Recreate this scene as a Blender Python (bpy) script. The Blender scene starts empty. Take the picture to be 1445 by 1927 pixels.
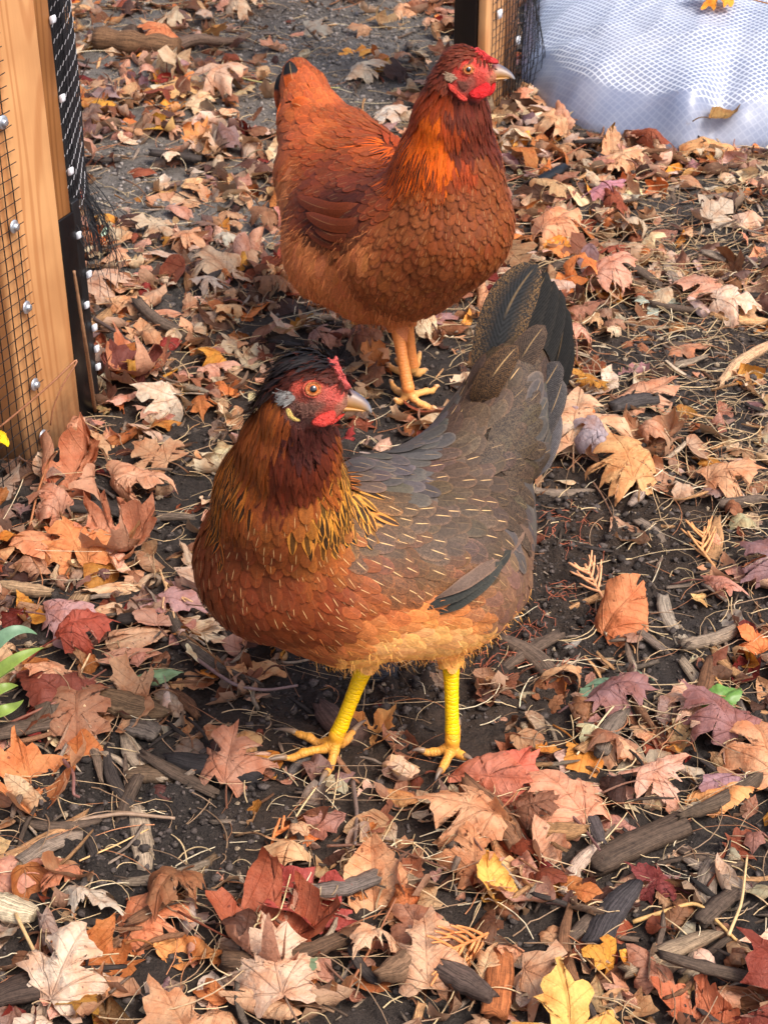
import bpy, math, random
import numpy as np
from mathutils import Vector
from mathutils.bvhtree import BVHTree

# ------------------------------------------------------------------ camera, sky, sun, exposure
S = bpy.context.scene
COL = S.collection
PITCH, FPX, CX, CY = math.radians(34), 3300.0, 722.5, 963.5
CAMP = np.array([0.0, 0.0, 1.0])
FW = np.array([0, math.cos(PITCH), -math.sin(PITCH)])
UP = np.array([0, math.sin(PITCH), math.cos(PITCH)])
RT = np.array([1.0, 0, 0])
cd = bpy.data.cameras.new('camera'); cam = bpy.data.objects.new('camera', cd); COL.objects.link(cam)
cam.location = CAMP; cam.rotation_euler = (math.pi/2-PITCH, 0, 0)
cd.sensor_fit = 'VERTICAL'; cd.sensor_height = 36; cd.lens = 36*FPX/1927
cd.clip_start = .05; cd.clip_end = 400
cd.dof.use_dof = True; cd.dof.focus_distance = 1.42; cd.dof.aperture_fstop = 30
S.camera = cam

SUN_EL, SUN_AZ = math.radians(56), math.radians(128)     # azimuth clockwise from +Y: high, to the right and behind the camera
W = bpy.data.worlds.new('World'); S.world = W; W.use_nodes = True
nt = W.node_tree; bg = nt.nodes['Background']
sky = nt.nodes.new('ShaderNodeTexSky'); sky.sky_type = 'NISHITA'; sky.sun_disc = False
sky.sun_elevation = SUN_EL; sky.sun_rotation = SUN_AZ; sky.dust_density = 5; sky.air_density = .9; sky.ozone_density = .5
nt.links.new(sky.outputs[0], bg.inputs[0]); bg.inputs[1].default_value = .14
sl = bpy.data.lights.new('sun', 'SUN'); sl.energy = 1.8; sl.angle = math.radians(24); sl.color = (1, .95, .88)
sun = bpy.data.objects.new('sun', sl); COL.objects.link(sun)
sd = Vector((math.sin(SUN_AZ)*math.cos(SUN_EL), math.cos(SUN_AZ)*math.cos(SUN_EL), math.sin(SUN_EL)))
sun.rotation_euler = sd.to_track_quat('Z', 'Y').to_euler(); sun.location = sd*5
S.view_settings.view_transform = 'Standard'; S.view_settings.look = 'None'
S.view_settings.gamma = 1; S.view_settings.exposure = 0.74
S.cycles.max_bounces = 6; S.cycles.diffuse_bounces = 3; S.cycles.transparent_max_bounces = 6

# ------------------------------------------------------------------ helpers
def P(u, v, d):                       # the point seen at photo pixel (u, v) at depth d
    return CAMP + d*(FW + (u-CX)/FPX*RT - (v-CY)/FPX*UP)
def G(u, v, z=0.0):                   # the point seen at photo pixel (u, v) at height z
    r = FW + (u-CX)/FPX*RT - (v-CY)/FPX*UP
    return CAMP + r*((z-CAMP[2])/r[2])
def proj(p):
    q = np.asarray(p)-CAMP; d = q@FW
    return CX+FPX*(q@RT)/d, CY-FPX*(q@UP)/d, d
def lin(*c):
    c = np.array(c, float)/255
    return np.where(c <= .04045, c/12.92, ((c+.055)/1.055)**2.4)
def unit(v):
    v = np.asarray(v, float); return v/(np.linalg.norm(v, axis=-1, keepdims=True)+1e-12)

_r = np.random.RandomState(5); _T2 = _r.rand(256, 256); _T3 = _r.rand(32, 32, 32)
def n2(x, y):
    xi = np.floor(x).astype(int); yi = np.floor(y).astype(int); fx = x-xi; fy = y-yi
    fx = fx*fx*(3-2*fx); fy = fy*fy*(3-2*fy)
    a = _T2[xi % 256, yi % 256]; b = _T2[(xi+1) % 256, yi % 256]; c = _T2[xi % 256, (yi+1) % 256]; d = _T2[(xi+1) % 256, (yi+1) % 256]
    return (a*(1-fx)+b*fx)*(1-fy)+(c*(1-fx)+d*fx)*fy
def fbm2(x, y, o=4):
    s = 0; a = .5
    for i in range(o):
        s = s+a*(n2(x+17.3*i, y+9.1*i)-.5)*2; x = x*2.03; y = y*2.03; a *= .5
    return s
def n3(p):
    pi = np.floor(p).astype(int); f = p-pi; f = f*f*(3-2*f); r = 0
    for dx in (0, 1):
        for dy in (0, 1):
            for dz in (0, 1):
                w = (f[..., 0] if dx else 1-f[..., 0])*(f[..., 1] if dy else 1-f[..., 1])*(f[..., 2] if dz else 1-f[..., 2])
                r = r+w*_T3[(pi[..., 0]+dx) % 32, (pi[..., 1]+dy) % 32, (pi[..., 2]+dz) % 32]
    return r*2-1

def mesh(name, V, F, mat=None, parent=None, attrs=None, uv=None, smooth=True, matidx=None):
    """V (n,3); F list of int arrays (m,k). attrs name -> (n,4) float colour. uv (n,2) per vertex."""
    V = np.asarray(V, np.float32); me = bpy.data.meshes.new(name)
    F = [np.asarray(f, np.int32) for f in (F if isinstance(F, list) else [F]) if len(f)]
    me.vertices.add(len(V)); me.vertices.foreach_set('co', V.ravel())
    loops = np.concatenate([f.ravel() for f in F]); tot = np.concatenate([np.full(len(f), f.shape[1], np.int32) for f in F])
    me.loops.add(len(loops)); me.loops.foreach_set('vertex_index', loops)
    me.polygons.add(len(tot)); me.polygons.foreach_set('loop_start', np.concatenate([[0], np.cumsum(tot)[:-1]]).astype(np.int32))
    me.polygons.foreach_set('loop_total', tot)
    if smooth: me.polygons.foreach_set('use_smooth', np.ones(len(tot), bool))
    if uv is not None:
        l = me.uv_layers.new(name='UVMap'); l.data.foreach_set('uv', np.asarray(uv, np.float32)[loops].ravel())
    for k, a in (attrs or {}).items():
        at = me.attributes.new(k, 'FLOAT_COLOR', 'POINT'); at.data.foreach_set('color', np.asarray(a, np.float32).ravel())
    for m in (mat if isinstance(mat, list) else [mat]):
        if m: me.materials.append(m)
    if matidx is not None: me.polygons.foreach_set('material_index', np.asarray(matidx, np.int32))
    me.update(calc_edges=True)
    o = bpy.data.objects.new(name, me); COL.objects.link(o)
    if parent is not None: o.parent = parent; o.matrix_parent_inverse = parent.matrix_world.inverted()
    return o
def empty(name, loc=(0, 0, 0)):
    o = bpy.data.objects.new(name, None); COL.objects.link(o); o.location = Vector([float(c) for c in loc])
    o.empty_display_size = .02; bpy.context.view_layer.update(); return o
def tag(o, label=None, cat=None, group=None, kind=None):
    if label: o['label'] = label
    if cat: o['category'] = cat
    if group: o['group'] = group
    if kind: o['kind'] = kind
    return o
def recenter(o):
    """put a single-mesh thing's origin at its own base"""
    me = o.data; n = len(me.vertices); c = np.zeros(n*3, np.float32); me.vertices.foreach_get('co', c); c = c.reshape(-1, 3)
    b = c.mean(0); b[2] = c[:, 2].min(); me.vertices.foreach_set('co', (c-b).ravel()); o.location = Vector([float(q) for q in b]); me.update()
    return o

class MB:                             # collects pieces of one mesh
    def __init__(s): s.V = []; s.F = {}; s.n = 0; s.C = []; s.UV = []
    def add(s, V, F, col=None, uv=None):
        V = np.asarray(V, float)
        if isinstance(F, list) and isinstance(F[0], tuple): F = [F]
        for f in (F if isinstance(F, list) else [F]):
            f = np.asarray(f, int)
            if len(f): s.F.setdefault(f.shape[1], []).append(f+s.n)
        s.V.append(V); s.n += len(V)
        c = np.ones((len(V), 4)); c[:, :3] = .5 if col is None else np.asarray(col)[..., :3]
        if col is not None and np.asarray(col).shape[-1] == 4: c[:] = col
        s.C.append(c); s.UV.append(np.zeros((len(V), 2)) if uv is None else uv)
    def box(s, o, ax, ay, az, col=None):      # corner o and three edge vectors
        o, ax, ay, az = [np.asarray(q, float) for q in (o, ax, ay, az)]
        V = [o+i*ax+j*ay+k*az for k in (0, 1) for j in (0, 1) for i in (0, 1)]
        s.add(V, [(0, 2, 3, 1), (4, 5, 7, 6), (0, 1, 5, 4), (2, 6, 7, 3), (0, 4, 6, 2), (1, 3, 7, 5)], col)
    def tube(s, pts, r, n=5, col=None, caps=True, uvl=None):
        pts = np.asarray(pts, float); m = len(pts); r = np.broadcast_to(r, (m,)).astype(float)
        t = unit(np.gradient(pts, axis=0)); a = np.array([0, 0, 1.]) if abs(t[0, 2]) < .9 else np.array([1., 0, 0])
        V = []
        for i in range(m):
            b = unit(np.cross(t[i], a)); a = unit(np.cross(b, t[i]))
            for k in range(n):
                q = 2*math.pi*k/n; V.append(pts[i]+r[i]*(math.cos(q)*a+math.sin(q)*b))
        F = [(i*n+k, i*n+(k+1) % n, (i+1)*n+(k+1) % n, (i+1)*n+k) for i in range(m-1) for k in range(n)]
        uv = np.array([(k/n, i/(m-1) if uvl is None else uvl[i]) for i in range(m) for k in range(n)])
        fs = [F]
        if caps:
            V += [pts[0], pts[-1]]; c = m*n
            fs.append([(c, (k+1) % n, k) for k in range(n)]+[(c+1, (m-1)*n+k, (m-1)*n+(k+1) % n) for k in range(n)])
            uv = np.vstack([uv, [[0, 0], [0, 1]]])
        cc = None
        if col is not None:
            cc = np.asarray(col)
            if cc.ndim == 2 and len(cc) == m:
                cc = np.repeat(cc, n, 0)
                if caps: cc = np.vstack([cc, cc[0], cc[-1]])
            else: cc = np.broadcast_to(cc, (len(V), cc.shape[-1]))
        s.add(V, fs, cc, uv)
    def build(s, name, mat, parent=None, smooth=True):
        return mesh(name, np.concatenate(s.V), [np.concatenate(f) for f in s.F.values()], mat, parent,
                    {'Col': np.concatenate(s.C)}, np.concatenate(s.UV), smooth)

# material building
class NT:
    def __init__(s, name):
        s.m = bpy.data.materials.new(name); s.m.use_nodes = True; s.t = s.m.node_tree
        s.b = s.t.nodes['Principled BSDF']; s.out = s.t.nodes['Material Output']
    def n(s, typ, **k):
        nd = s.t.nodes.new('ShaderNode'+typ)
        for a, v in k.items(): setattr(nd, a, v)
        return nd
    def L(s, a, b): s.t.links.new(a, b)
    def put(s, inp, v):
        if hasattr(v, 'links') or isinstance(v, bpy.types.NodeSocket): s.L(v, inp)
        else: inp.default_value = v
    def math(s, op, a, b=0.0, c=None, clamp=False):
        nd = s.n('Math', operation=op, use_clamp=clamp); s.put(nd.inputs[0], a); s.put(nd.inputs[1], b)
        if c is not None: s.put(nd.inputs[2], c)
        return nd.outputs[0]
    def sm(s, x, lo, hi, a=0.0, b=1.0):
        nd = s.n('MapRange', interpolation_type='SMOOTHSTEP'); s.put(nd.inputs[0], x)
        for i, v in enumerate((lo, hi, a, b)): s.put(nd.inputs[i+1], v)
        return nd.outputs[0]
    def mix(s, f, a, b, mode='MIX'):
        nd = s.n('Mix', data_type='RGBA', blend_type=mode); s.put(nd.inputs[0], f); s.put(nd.inputs[6], a); s.put(nd.inputs[7], b); return nd.outputs[2]
    def noise(s, vec, scale, detail=3, rough=.55, dist=0.0):
        nd = s.n('TexNoise'); nd.inputs['Scale'].default_value = scale; nd.inputs['Detail'].default_value = detail
        nd.inputs['Roughness'].default_value = rough; nd.inputs['Distortion'].default_value = dist
        if vec is not None: s.L(vec, nd.inputs['Vector'])
        return nd.outputs['Fac']
    def attr(s, name): return s.n('Attribute', attribute_name=name)
    def mapping(s, vec, scale=(1, 1, 1), rot=(0, 0, 0)):
        nd = s.n('Mapping'); s.L(vec, nd.inputs[0]); nd.inputs['Scale'].default_value = scale; nd.inputs['Rotation'].default_value = rot; return nd.outputs[0]
    def bump(s, h, strength=.5, dist=.001):
        nd = s.n('Bump'); nd.inputs['Strength'].default_value = strength; nd.inputs['Distance'].default_value = dist
        s.L(h, nd.inputs['Height']); s.L(nd.outputs[0], s.b.inputs['Normal']); return nd
    def coord(s, k='Object'): return s.n('TexCoord').outputs[k]
    def set(s, **k):
        for a, v in k.items(): s.put(s.b.inputs[a.replace('_', ' ')], v)
        return s.m
def geo_pos(t): return t.n('NewGeometry').outputs['Position']
def sep(t, v):
    nd = t.n('SeparateXYZ'); t.L(v, nd.inputs[0]); return nd.outputs
def vcol(t, name='Col'):
    a = t.attr(name); return a.outputs['Color'], a.outputs['Alpha']

def m_soil():
    t = NT('soil'); p = geo_pos(t); c, _ = vcol(t)
    n1 = t.noise(p, 45, 5, .65); nn = t.noise(p, 350, 4, .7); n3_ = t.noise(p, 900, 2, .6)
    k = t.math('ADD', t.math('MULTIPLY', n1, .8), t.math('MULTIPLY', nn, .8))
    m = t.sm(k, .45, 1.15, .35, 1.75)
    mv = t.n('VectorMath', operation='SCALE'); t.L(c, mv.inputs[0]); t.L(m, mv.inputs['Scale'])
    spk = t.sm(nn, .66, .74)
    col = t.mix(t.math('MULTIPLY', spk, .45), mv.outputs[0], (*lin(150, 130, 105), 1))
    t.L(col, t.b.inputs['Base Color'])
    h = t.math('ADD', t.math('MULTIPLY', nn, .7), t.math('MULTIPLY', n3_, .3)); t.bump(h, 1.0, .008)
    return t.set(Roughness=.85, Specular_IOR_Level=.35)
def m_vc(name, rough=.7, nscale=120, amp=.5, bump=.5, bdist=.001, stretch=None, spec=.3, **k):
    """vertex colour broken up by noise (stretch: noise along UV v)"""
    t = NT(name); c, _ = vcol(t)
    if stretch: vec = t.mapping(t.coord('UV'), stretch); ns = 1.0
    else: vec = geo_pos(t); ns = nscale
    n = t.noise(vec, ns if not stretch else 4, 5, .65)
    f = t.sm(n, .25, .75, 1-amp, 1+amp)
    mv = t.n('VectorMath', operation='SCALE'); t.L(c, mv.inputs[0]); t.L(f, mv.inputs['Scale'])
    t.L(mv.outputs[0], t.b.inputs['Base Color'])
    if bump: t.bump(n, bump, bdist)
    return t.set(Roughness=rough, Specular_IOR_Level=spec, **k)
def m_wood(name, c1, c2, ax):
    """boards of planed softwood, grain along z; ax = horizontal unit vector across the face"""
    t = NT(name); p = geo_pos(t)
    d = t.n('VectorMath', operation='DOT_PRODUCT'); t.L(p, d.inputs[0]); d.inputs[1].default_value = (ax[0], ax[1], 0)
    z = sep(t, p)[2]
    cmb = t.n('CombineXYZ'); t.L(t.math('MULTIPLY', d.outputs['Value'], 1.0), cmb.inputs[0]); t.L(t.math('MULTIPLY', z, .09), cmb.inputs[2])
    warp = t.noise(cmb.outputs[0], 13, 2, .5)
    rings = t.math('SINE', t.math('MULTIPLY', t.math('ADD', d.outputs['Value'], t.math('MULTIPLY', warp, .26)), 300))
    rings = t.sm(rings, -.2, 1.0)
    fib = t.noise(t.mapping(p, (300, 300, 9)), 1.0, 3, .6)
    blot = t.noise(p, 9, 3, .5)
    f = t.math('ADD', t.math('MULTIPLY', rings, .55), t.math('MULTIPLY', fib, .35), None, True)
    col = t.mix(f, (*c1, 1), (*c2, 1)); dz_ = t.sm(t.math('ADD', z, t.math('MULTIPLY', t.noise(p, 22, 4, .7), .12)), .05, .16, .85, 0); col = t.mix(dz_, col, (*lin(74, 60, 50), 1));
    col = t.mix(t.sm(blot, .35, .7, 0, .5), col, (*(np.array(c2)*.75), 1))
    t.L(col, t.b.inputs['Base Color']); t.bump(t.math('ADD', fib, t.math('MULTIPLY', rings, .3)), .25, .0006)
    return t.set(Roughness=.55, Specular_IOR_Level=.3)
def m_plain(name, c, rough=.5, metal=0.0, nscale=80, amp=.2, bump=.15, **k):
    t = NT(name); n = t.noise(geo_pos(t), nscale, 4, .6)
    t.L(t.mix(t.sm(n, .3, .75), (*(np.array(c)*(1-amp)), 1), (*(np.minimum(1, np.array(c)*(1+amp))), 1)), t.b.inputs['Base Color'])
    t.bump(n, bump, .001)
    return t.set(Roughness=rough, Metallic=metal, **k)

M = {}
M['soil'] = m_soil()
M['black'] = m_plain('black_metal', lin(12, 12, 14), .35, .0)
M['wire'] = m_plain('black_wire', lin(26, 26, 28), .4, 0)
M['net'] = m_plain('netting', lin(38, 38, 42), .5, 0)
M['netpale'] = m_plain('netting_knots', lin(190, 190, 195), .3, 0)
M['zinc'] = m_plain('zinc', lin(200, 205, 212), .32, .75, 300)
M['clip'] = m_plain('clip_white', lin(225, 228, 235), .4, 0, 300, .1)

# ------------------------------------------------------------------ the ground
CLOD = [(1110, 1010, 150, 1), (1040, 1200, 170, 1), (300, 980, 110, .8), (230, 1560, 170, 1), (700, 1290, 160, .9), (330, 830, 80, .5), (1180, 880, 90, .7), (560, 1900, 90, .4), (1380, 1640, 90, .5), (200, 1720, 90, .6)]
def gpatch(x, y, L):
    pr = proj(np.stack([x, y, np.zeros_like(x)], -1)); s = 0
    for (u, v, r, w) in L: s = s+w*np.exp(-(((pr[0]-u)/r)**2+((pr[1]-v)/(r*.8))**2))
    return s
def ground_h(x, y, fine=True):
    h = .012*fbm2(x*3.1+4, y*3.1)+.006*fbm2(x*11, y*11+3)
    h = h-.012*np.exp(-(((x-.16)/.15)**2+((y-1.32)/.16)**2))
    if fine:
        c = fbm2(x*48, y*48, 3); a = .006+.009*np.clip(gpatch(x, y, CLOD), 0, 1)
        far = np.clip((y-1.9)/.8, 0, 1)
        h = h+a*(1-.55*far)*(np.abs(c)*1.6-.3)+(.0022+.0016*np.clip(gpatch(x, y, CLOD), 0, 1))*fbm2(x*140, y*140, 3)
    return h
def H1(x, y): return float(ground_h(np.array([float(x)]), np.array([float(y)]))[0])
yy = np.concatenate([[-60, -20, -6, -2, -.5, .2], np.linspace(.55, .78, 14), .8+np.cumsum(np.full(330, .0036)), [0]])[:-1]
y0 = yy[-1]; yy = np.concatenate([yy, y0+np.cumsum(np.linspace(.0038, .011, 210)), y0+1.55+np.geomspace(.03, 200, 40)])
xx = np.linspace(-.80, .80, 400); xx = np.concatenate([-.8-np.geomspace(.02, 200, 30)[::-1], xx, .8+np.geomspace(.02, 200, 30)])
X, Y = np.meshgrid(xx, yy); Xf, Yf = X.ravel(), Y.ravel()
near = (np.abs(Xf) < 6) & (Yf > -3) & (Yf < 9)
Z = np.where(near, ground_h(Xf, Yf), 0)
pr = proj(np.stack([Xf, Yf, 0*Xf], -1))
far = np.clip((Yf-1.75)/.6, 0, 1)*np.clip((.2-Xf)/.25, 0, 1)+.35*np.clip((Yf-1.9)/.6, 0, 1)
far = np.clip(far, 0, 1)[:, None]
cn = .75+.5*n2(Xf*7, Yf*7)[:, None]
colg = ((1-far)*lin(56, 49, 45)+far*lin(116, 110, 104))*cn
brown = np.clip(fbm2(Xf*4+9, Yf*4, 3)+.1, 0, .5)[:, None]
colg = colg*(1-brown)+brown*lin(72, 54, 40)
nx, ny = len(xx), len(yy); I = np.arange(nx*ny).reshape(ny, nx)
q = np.stack([I[:-1, :-1], I[:-1, 1:], I[1:, 1:], I[1:, :-1]], -1).reshape(-1, 4)
tag(mesh('ground', np.stack([Xf, Yf, Z], -1), [q], M['soil'], None, {'Col': np.c_[colg, np.ones(len(colg))]}), 'dark crumbly soil of the run, greyer and trodden further back', kind='structure')

# ------------------------------------------------------------------ coop wall on the left
A = np.array([.4252, .9051, 0]); N = np.array([.9051, -.4252, 0]); Zv = np.array([0, 0, 1.]); O = np.array([-.3319, 1.6536, 0])
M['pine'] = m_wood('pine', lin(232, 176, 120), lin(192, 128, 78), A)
M['pine_dk'] = m_wood('pine_shaded', lin(160, 108, 62), lin(120, 74, 38), A)  # darker copy of pine: shade on the set-back boards put into the colour
def wl(s, n, h): return O+A*s+N*n+Zv*h
def bevelbox(name, o, ax, ay, az, mat, parent, bev=.0025):
    b = MB(); b.box(o, ax, ay, az); ob = b.build(name, mat, parent, smooth=False)
    md = ob.modifiers.new('b', 'BEVEL'); md.width = bev; md.segments = 2; md.limit_method = 'NONE'; return ob
HT = 1.25
wall = empty('coop_wall', wl(-.1, 0, 0)); tag(wall, 'pine coop wall at the photo edge, board edged with black hardware cloth and hex screws', 'coop wall')
bevelbox('board', wl(-.100, -.038, -.03), A*.100, N*.038, Zv*HT, M['pine'], wall)
bevelbox('panel', wl(-.62, -.075, -.03), A*.60, N*.018, Zv*(HT-.01), M['pine_dk'], wall, .001)
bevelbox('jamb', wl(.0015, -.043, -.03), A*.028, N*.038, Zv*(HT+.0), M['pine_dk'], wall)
bevelbox('bracket', wl(.0015, -.0047, -.02), A*.0275, N*.003, Zv*.262, M['black'], wall, .0006)
def wiremesh(name, f, s0, s1, h0, h1, step, r, mat, parent, jit=.0012, seed=1, horiz=True):
    rg = np.random.RandomState(seed); b = MB(); ss = np.arange(s0, s1, step); hs = np.arange(h0, h1, step)
    for s in ss:
        k = np.linspace(h0-.01, h1, 30); w = jit*2.5*fbm2(k*14+s*91, k*0+s*50, 3)
        b.tube([f(s+w[i], jit*n2(np.array([k[i]*30]), np.array([s*40.]))[0], k[i]) for i in range(30)], r, 4, caps=False)
    for h in hs:
        k = np.linspace(s0-.002, s1+.003, max(4, int((s1-s0)/step))); w = jit*1.6*fbm2(k*25, k*0+h*70, 3)
        b.tube([f(k[i], r*1.8, h+w[i]) for i in range(len(k))], r*.9, 4, caps=False)
    return b.build(name, mat, parent)
wiremesh('wire_mesh', lambda s, n, h: wl(s, .003+n, h), -.595, -.0665, -.01, 1.2, .0127, .00062, M['wire'], wall)
def screw(p, nrm, r, parent):
    b = MB(); nrm = unit(nrm)
    def disc(r0, z0, r1, z1, n):
        a = unit(np.cross(nrm, Zv)); c = np.cross(nrm, a); V = []
        for rr, zz in ((r0, z0), (r1, z1)):
            V += [p+nrm*zz+rr*(math.cos(2*math.pi*k/n)*a+math.sin(2*math.pi*k/n)*c) for k in range(n)]
        V.append(p+nrm*z1)
        b.add(V, [[(k, (k+1) % n, n+(k+1) % n, n+k) for k in range(n)], [(2*n, n+k, n+(k+1) % n) for k in range(n)]])
    disc(r, .0, r, .0012, 20); disc(r, .0012, r*.85, .0022, 20); disc(r*.55, .002, r*.52, r*.75, 6); disc(r*.36, r*.76, r*.3, r*.77, 16)
    return b.build('screw', M['zinc'], parent, smooth=False)
for h in (.03, .094, .182, .272, .378, .482, .6, .7, .8, .9):
    screw(wl(-.0785+.002*math.sin(h*40), .0045, h), N+.12*A*math.sin(h*77), .0068, wall)
# netting fixed to the jamb: a hanging roll above, a flat strip below
net = empty('netting_roll', wl(.06, 0, 0)); tag(net, 'rolled black plastic netting with frayed foot hanging off the coop wall', 'netting')
b = MB(); rg = np.random.RandomState(3)
def roll(a, h, jr=1.0):
    r = .027*(1+.07*math.sin(h*9+a)) + .0022*math.sin(3*a+h*21)+ (.012*max(0, (.27-h)/.12) if h < .27 else 0)*jr
    c = wl(.066, -.040, h); return c+A*(-math.cos(a)*r)+N*(math.sin(a)*r*1.05)
for k in range(70):
    a = k/70*5.6-.35; hs = np.linspace(.17+.04*rg.rand(), 1.2, 50); ph = rg.rand()*9
    if k > 44: a = 1.3+.5*rg.rand()
    b.tube([roll(a+.03*math.sin(h*30+ph)+.02*math.sin(h*71+ph), h) for h in hs], .00042, 3, caps=False)
b.build('strands', M['net'], net)
b = MB()
hs = np.linspace(.205, 1.2, 30); aa = np.linspace(.5, 4.9, 16); V = []
for h in hs:
    for a in aa:
        p_ = roll(a, h); c_ = wl(.066, -.040, h); V.append(c_+(p_-c_)*(.80+.05*math.sin(a*5+h*17)+(.0 if h > .27 else -.5*(.27-h)/.08)))
b.add(V, [(i*16+k, i*16+k+1, (i+1)*16+k+1, (i+1)*16+k) for i in range(29) for k in range(15)]); b.build('inner_layers', M['net'], net)
b = MB()
for k in range(118):
    h0 = .17+k*.0088; a = np.linspace(-.3, 4.4, 26)
    b.tube([roll(q, h0+.03*q) for q in a], .0003, 3, caps=False)
b.build('cross_strands', M['net'], net)
b = MB()
for k in range(60):
    h0 = .2+k*.0165
    for q in np.linspace(-.1, 1.9, 15):
        p0, p1 = roll(q, h0+.032*q), roll(q+.07, h0+.032*q+.005); o_ = (p0-wl(.066, -.040, h0)); o_[2] = 0; o_ = unit(o_)*.0009
        b.tube([p0+o_, p1+o_], .00042, 3, caps=False)
b.build('knots', M['netpale'], net)
b = MB()
for k in range(80):      # frayed foot: loose strands splaying towards the soil
    a = rg.rand()*2.6-.4; p = roll(a, .215+.05*rg.rand()); d = unit(A*rg.uniform(-.2, .55)+N*rg.uniform(-.1, .7)); L = rg.uniform(.04, .10)
    sw = rg.randn(3)*.012
    b.tube([p+d*(.022*math.sin(t*2.2))*1.1-Zv*L*t+sw*t*t for t in np.linspace(0, 1, 9)], .0004, 3, caps=False)
b.build('frayed_foot', M['net'], net)
bevelbox('edge_strip', wl(.0300, -.014, -.02), A*.014, N*.010, Zv*.27, M['wire'], net, .001)
st = wiremesh('strip', lambda s, n, h: wl(s+.003*math.sin(h*31), -.012+n-.03*max(0, (s-.028)/.02)*.5, h), .0285, .055, .0, .32, .0042, .00045, M['net'], net, .0018, 5)
b = MB()
for (u, v, s) in [(98, 38, .028), (114, 183, .03), (131, 322, .031), (152, 443, .033), (163, 575, .034), (174, 617, .044), (176, 655, .044), (174, 690, .043), (173, 515, .044)]:
    # height on the wall line for this pixel row
    hs = np.linspace(0, .8, 400); pv = np.array([proj(wl(s, -.008, h))[1] for h in hs]); h = hs[np.argmin(abs(pv-v))]
    b = MB(); b.box(wl(s-.003, -.004, h-.004), A*.006, N*.005+Zv*.002, Zv*.008); o_ = b.build('clip', M['clip'], net, smooth=False)
    md = o_.modifiers.new('b', 'BEVEL'); md.width = .001

# far post with its own wire
far_post = empty('far_post', (.165, 2.54, 0)); tag(far_post, 'pine post with black steel strip and wire behind the rear hen\'s head', 'post')
O2 = np.array([.150, 2.53, 0])
def w2(s, n, h): return O2+A*s+N*n+Zv*h
bevelbox('board', w2(0, -.014, -.03), A*.075, N*.014, Zv*1.1, M['pine'], far_post)
bevelbox('steel_strip', w2(-.004, -.051, -.03), A*.03, N*.0362, Zv*1.1, M['black'], far_post)
bevelbox('rear_board', w2(.078, -.034, -.03), A*.09, N*.02, Zv*1.1, M['pine_dk'], far_post)
wiremesh('wire_mesh', lambda s, n, h: w2(s, .002+n, h), .018, .22, -.01, 1.0, .0127, .0007, M['wire'], far_post, .003, 9)
wiremesh('loose_wire', lambda s, n, h: w2(s, .012+n+.01*math.sin(h*23+s*40), h+.15*(s-.06)), .075, .2, -.01, .8, .0127, .0006, M['wire'], far_post, .005, 19)
for h, s_ in ((.155, .03), (.05, .065), (.09, .11), (.26, .08)):
    b = MB(); b.box(w2(s_, .004, h), A*.012, N*.004, Zv*.012); b.build('clip', M['clip'], far_post, smooth=False)

# ------------------------------------------------------------------ reinforced plastic sheet
t = NT('poly_sheet'); uvn = t.coord('UV'); c, al = vcol(t)
sx = sep(t, uvn)
def lines(x, w): return t.sm(t.math('ABSOLUTE', t.math('SUBTRACT', t.math('FRACT', x), .5)), .5-w*1.6, .5-w*.6)
gl = t.math('MAXIMUM', lines(sx[0], .11), lines(sx[1], .11)); gl = t.math('MULTIPLY', gl, al)
nz = t.noise(geo_pos(t), 7, 4, .6); dirt = t.noise(geo_pos(t), 30, 6, .75)
base = t.mix(t.sm(nz, .35, .65), (*lin(120, 130, 156), 1), (*lin(150, 156, 174), 1))
col = t.mix(t.math('MULTIPLY', gl, .75), base, (*lin(220, 226, 236), 1))
col = t.mix(t.sm(dirt, .6, .76, 0, .55), col, (*lin(120, 105, 92), 1))
t.L(col, t.b.inputs['Base Color']); t.bump(t.math('ADD', t.math('MULTIPLY', gl, .6), t.math('MULTIPLY', dirt, .3)), .5, .0012)
M['sheet'] = t.set(Roughness=.38, Specular_IOR_Level=.6, Transmission_Weight=.0, Subsurface_Weight=.15, Subsurface_Radius=(.01, .01, .012))
edge_px = [(980, 150), (1000, 172), (1030, 205), (1062, 228), (1100, 243), (1140, 254), (1180, 262), (1225, 272), (1262, 281), (1292, 285), (1330, 276), (1380, 279), (1445, 279), (1530, 275), (1640, 262)]
EP = [G(*q, .0)[:2] for q in edge_px]
EP = EP+[np.array([1.05, 2.62]), np.array([1.25, 3.0]), np.array([1.28, 3.5]), np.array([1.0, 3.95]), np.array([.6, 4.05]), np.array([.36, 3.7]), np.array([.262, 3.25]), np.array([.238, 2.95]), np.array([.226, 2.80])]
EP = np.array(EP); seg = np.linalg.norm(np.roll(EP, -1, 0)-EP, axis=1); cs = np.concatenate([[0], np.cumsum(seg)])
nt_, nr_ = 420, 90; tt = np.linspace(0, cs[-1], nt_, endpoint=False); EQ = np.vstack([EP, EP[:1]])
ring = np.stack([np.interp(tt, cs, EQ[:, 0]), np.interp(tt, cs, EQ[:, 1])], -1); cen = np.array([.76, 3.2])
rho = 1-np.concatenate([[0, .0015, .005], np.linspace(.012, .99, nr_-3)**1.15])
V = []; 
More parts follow.
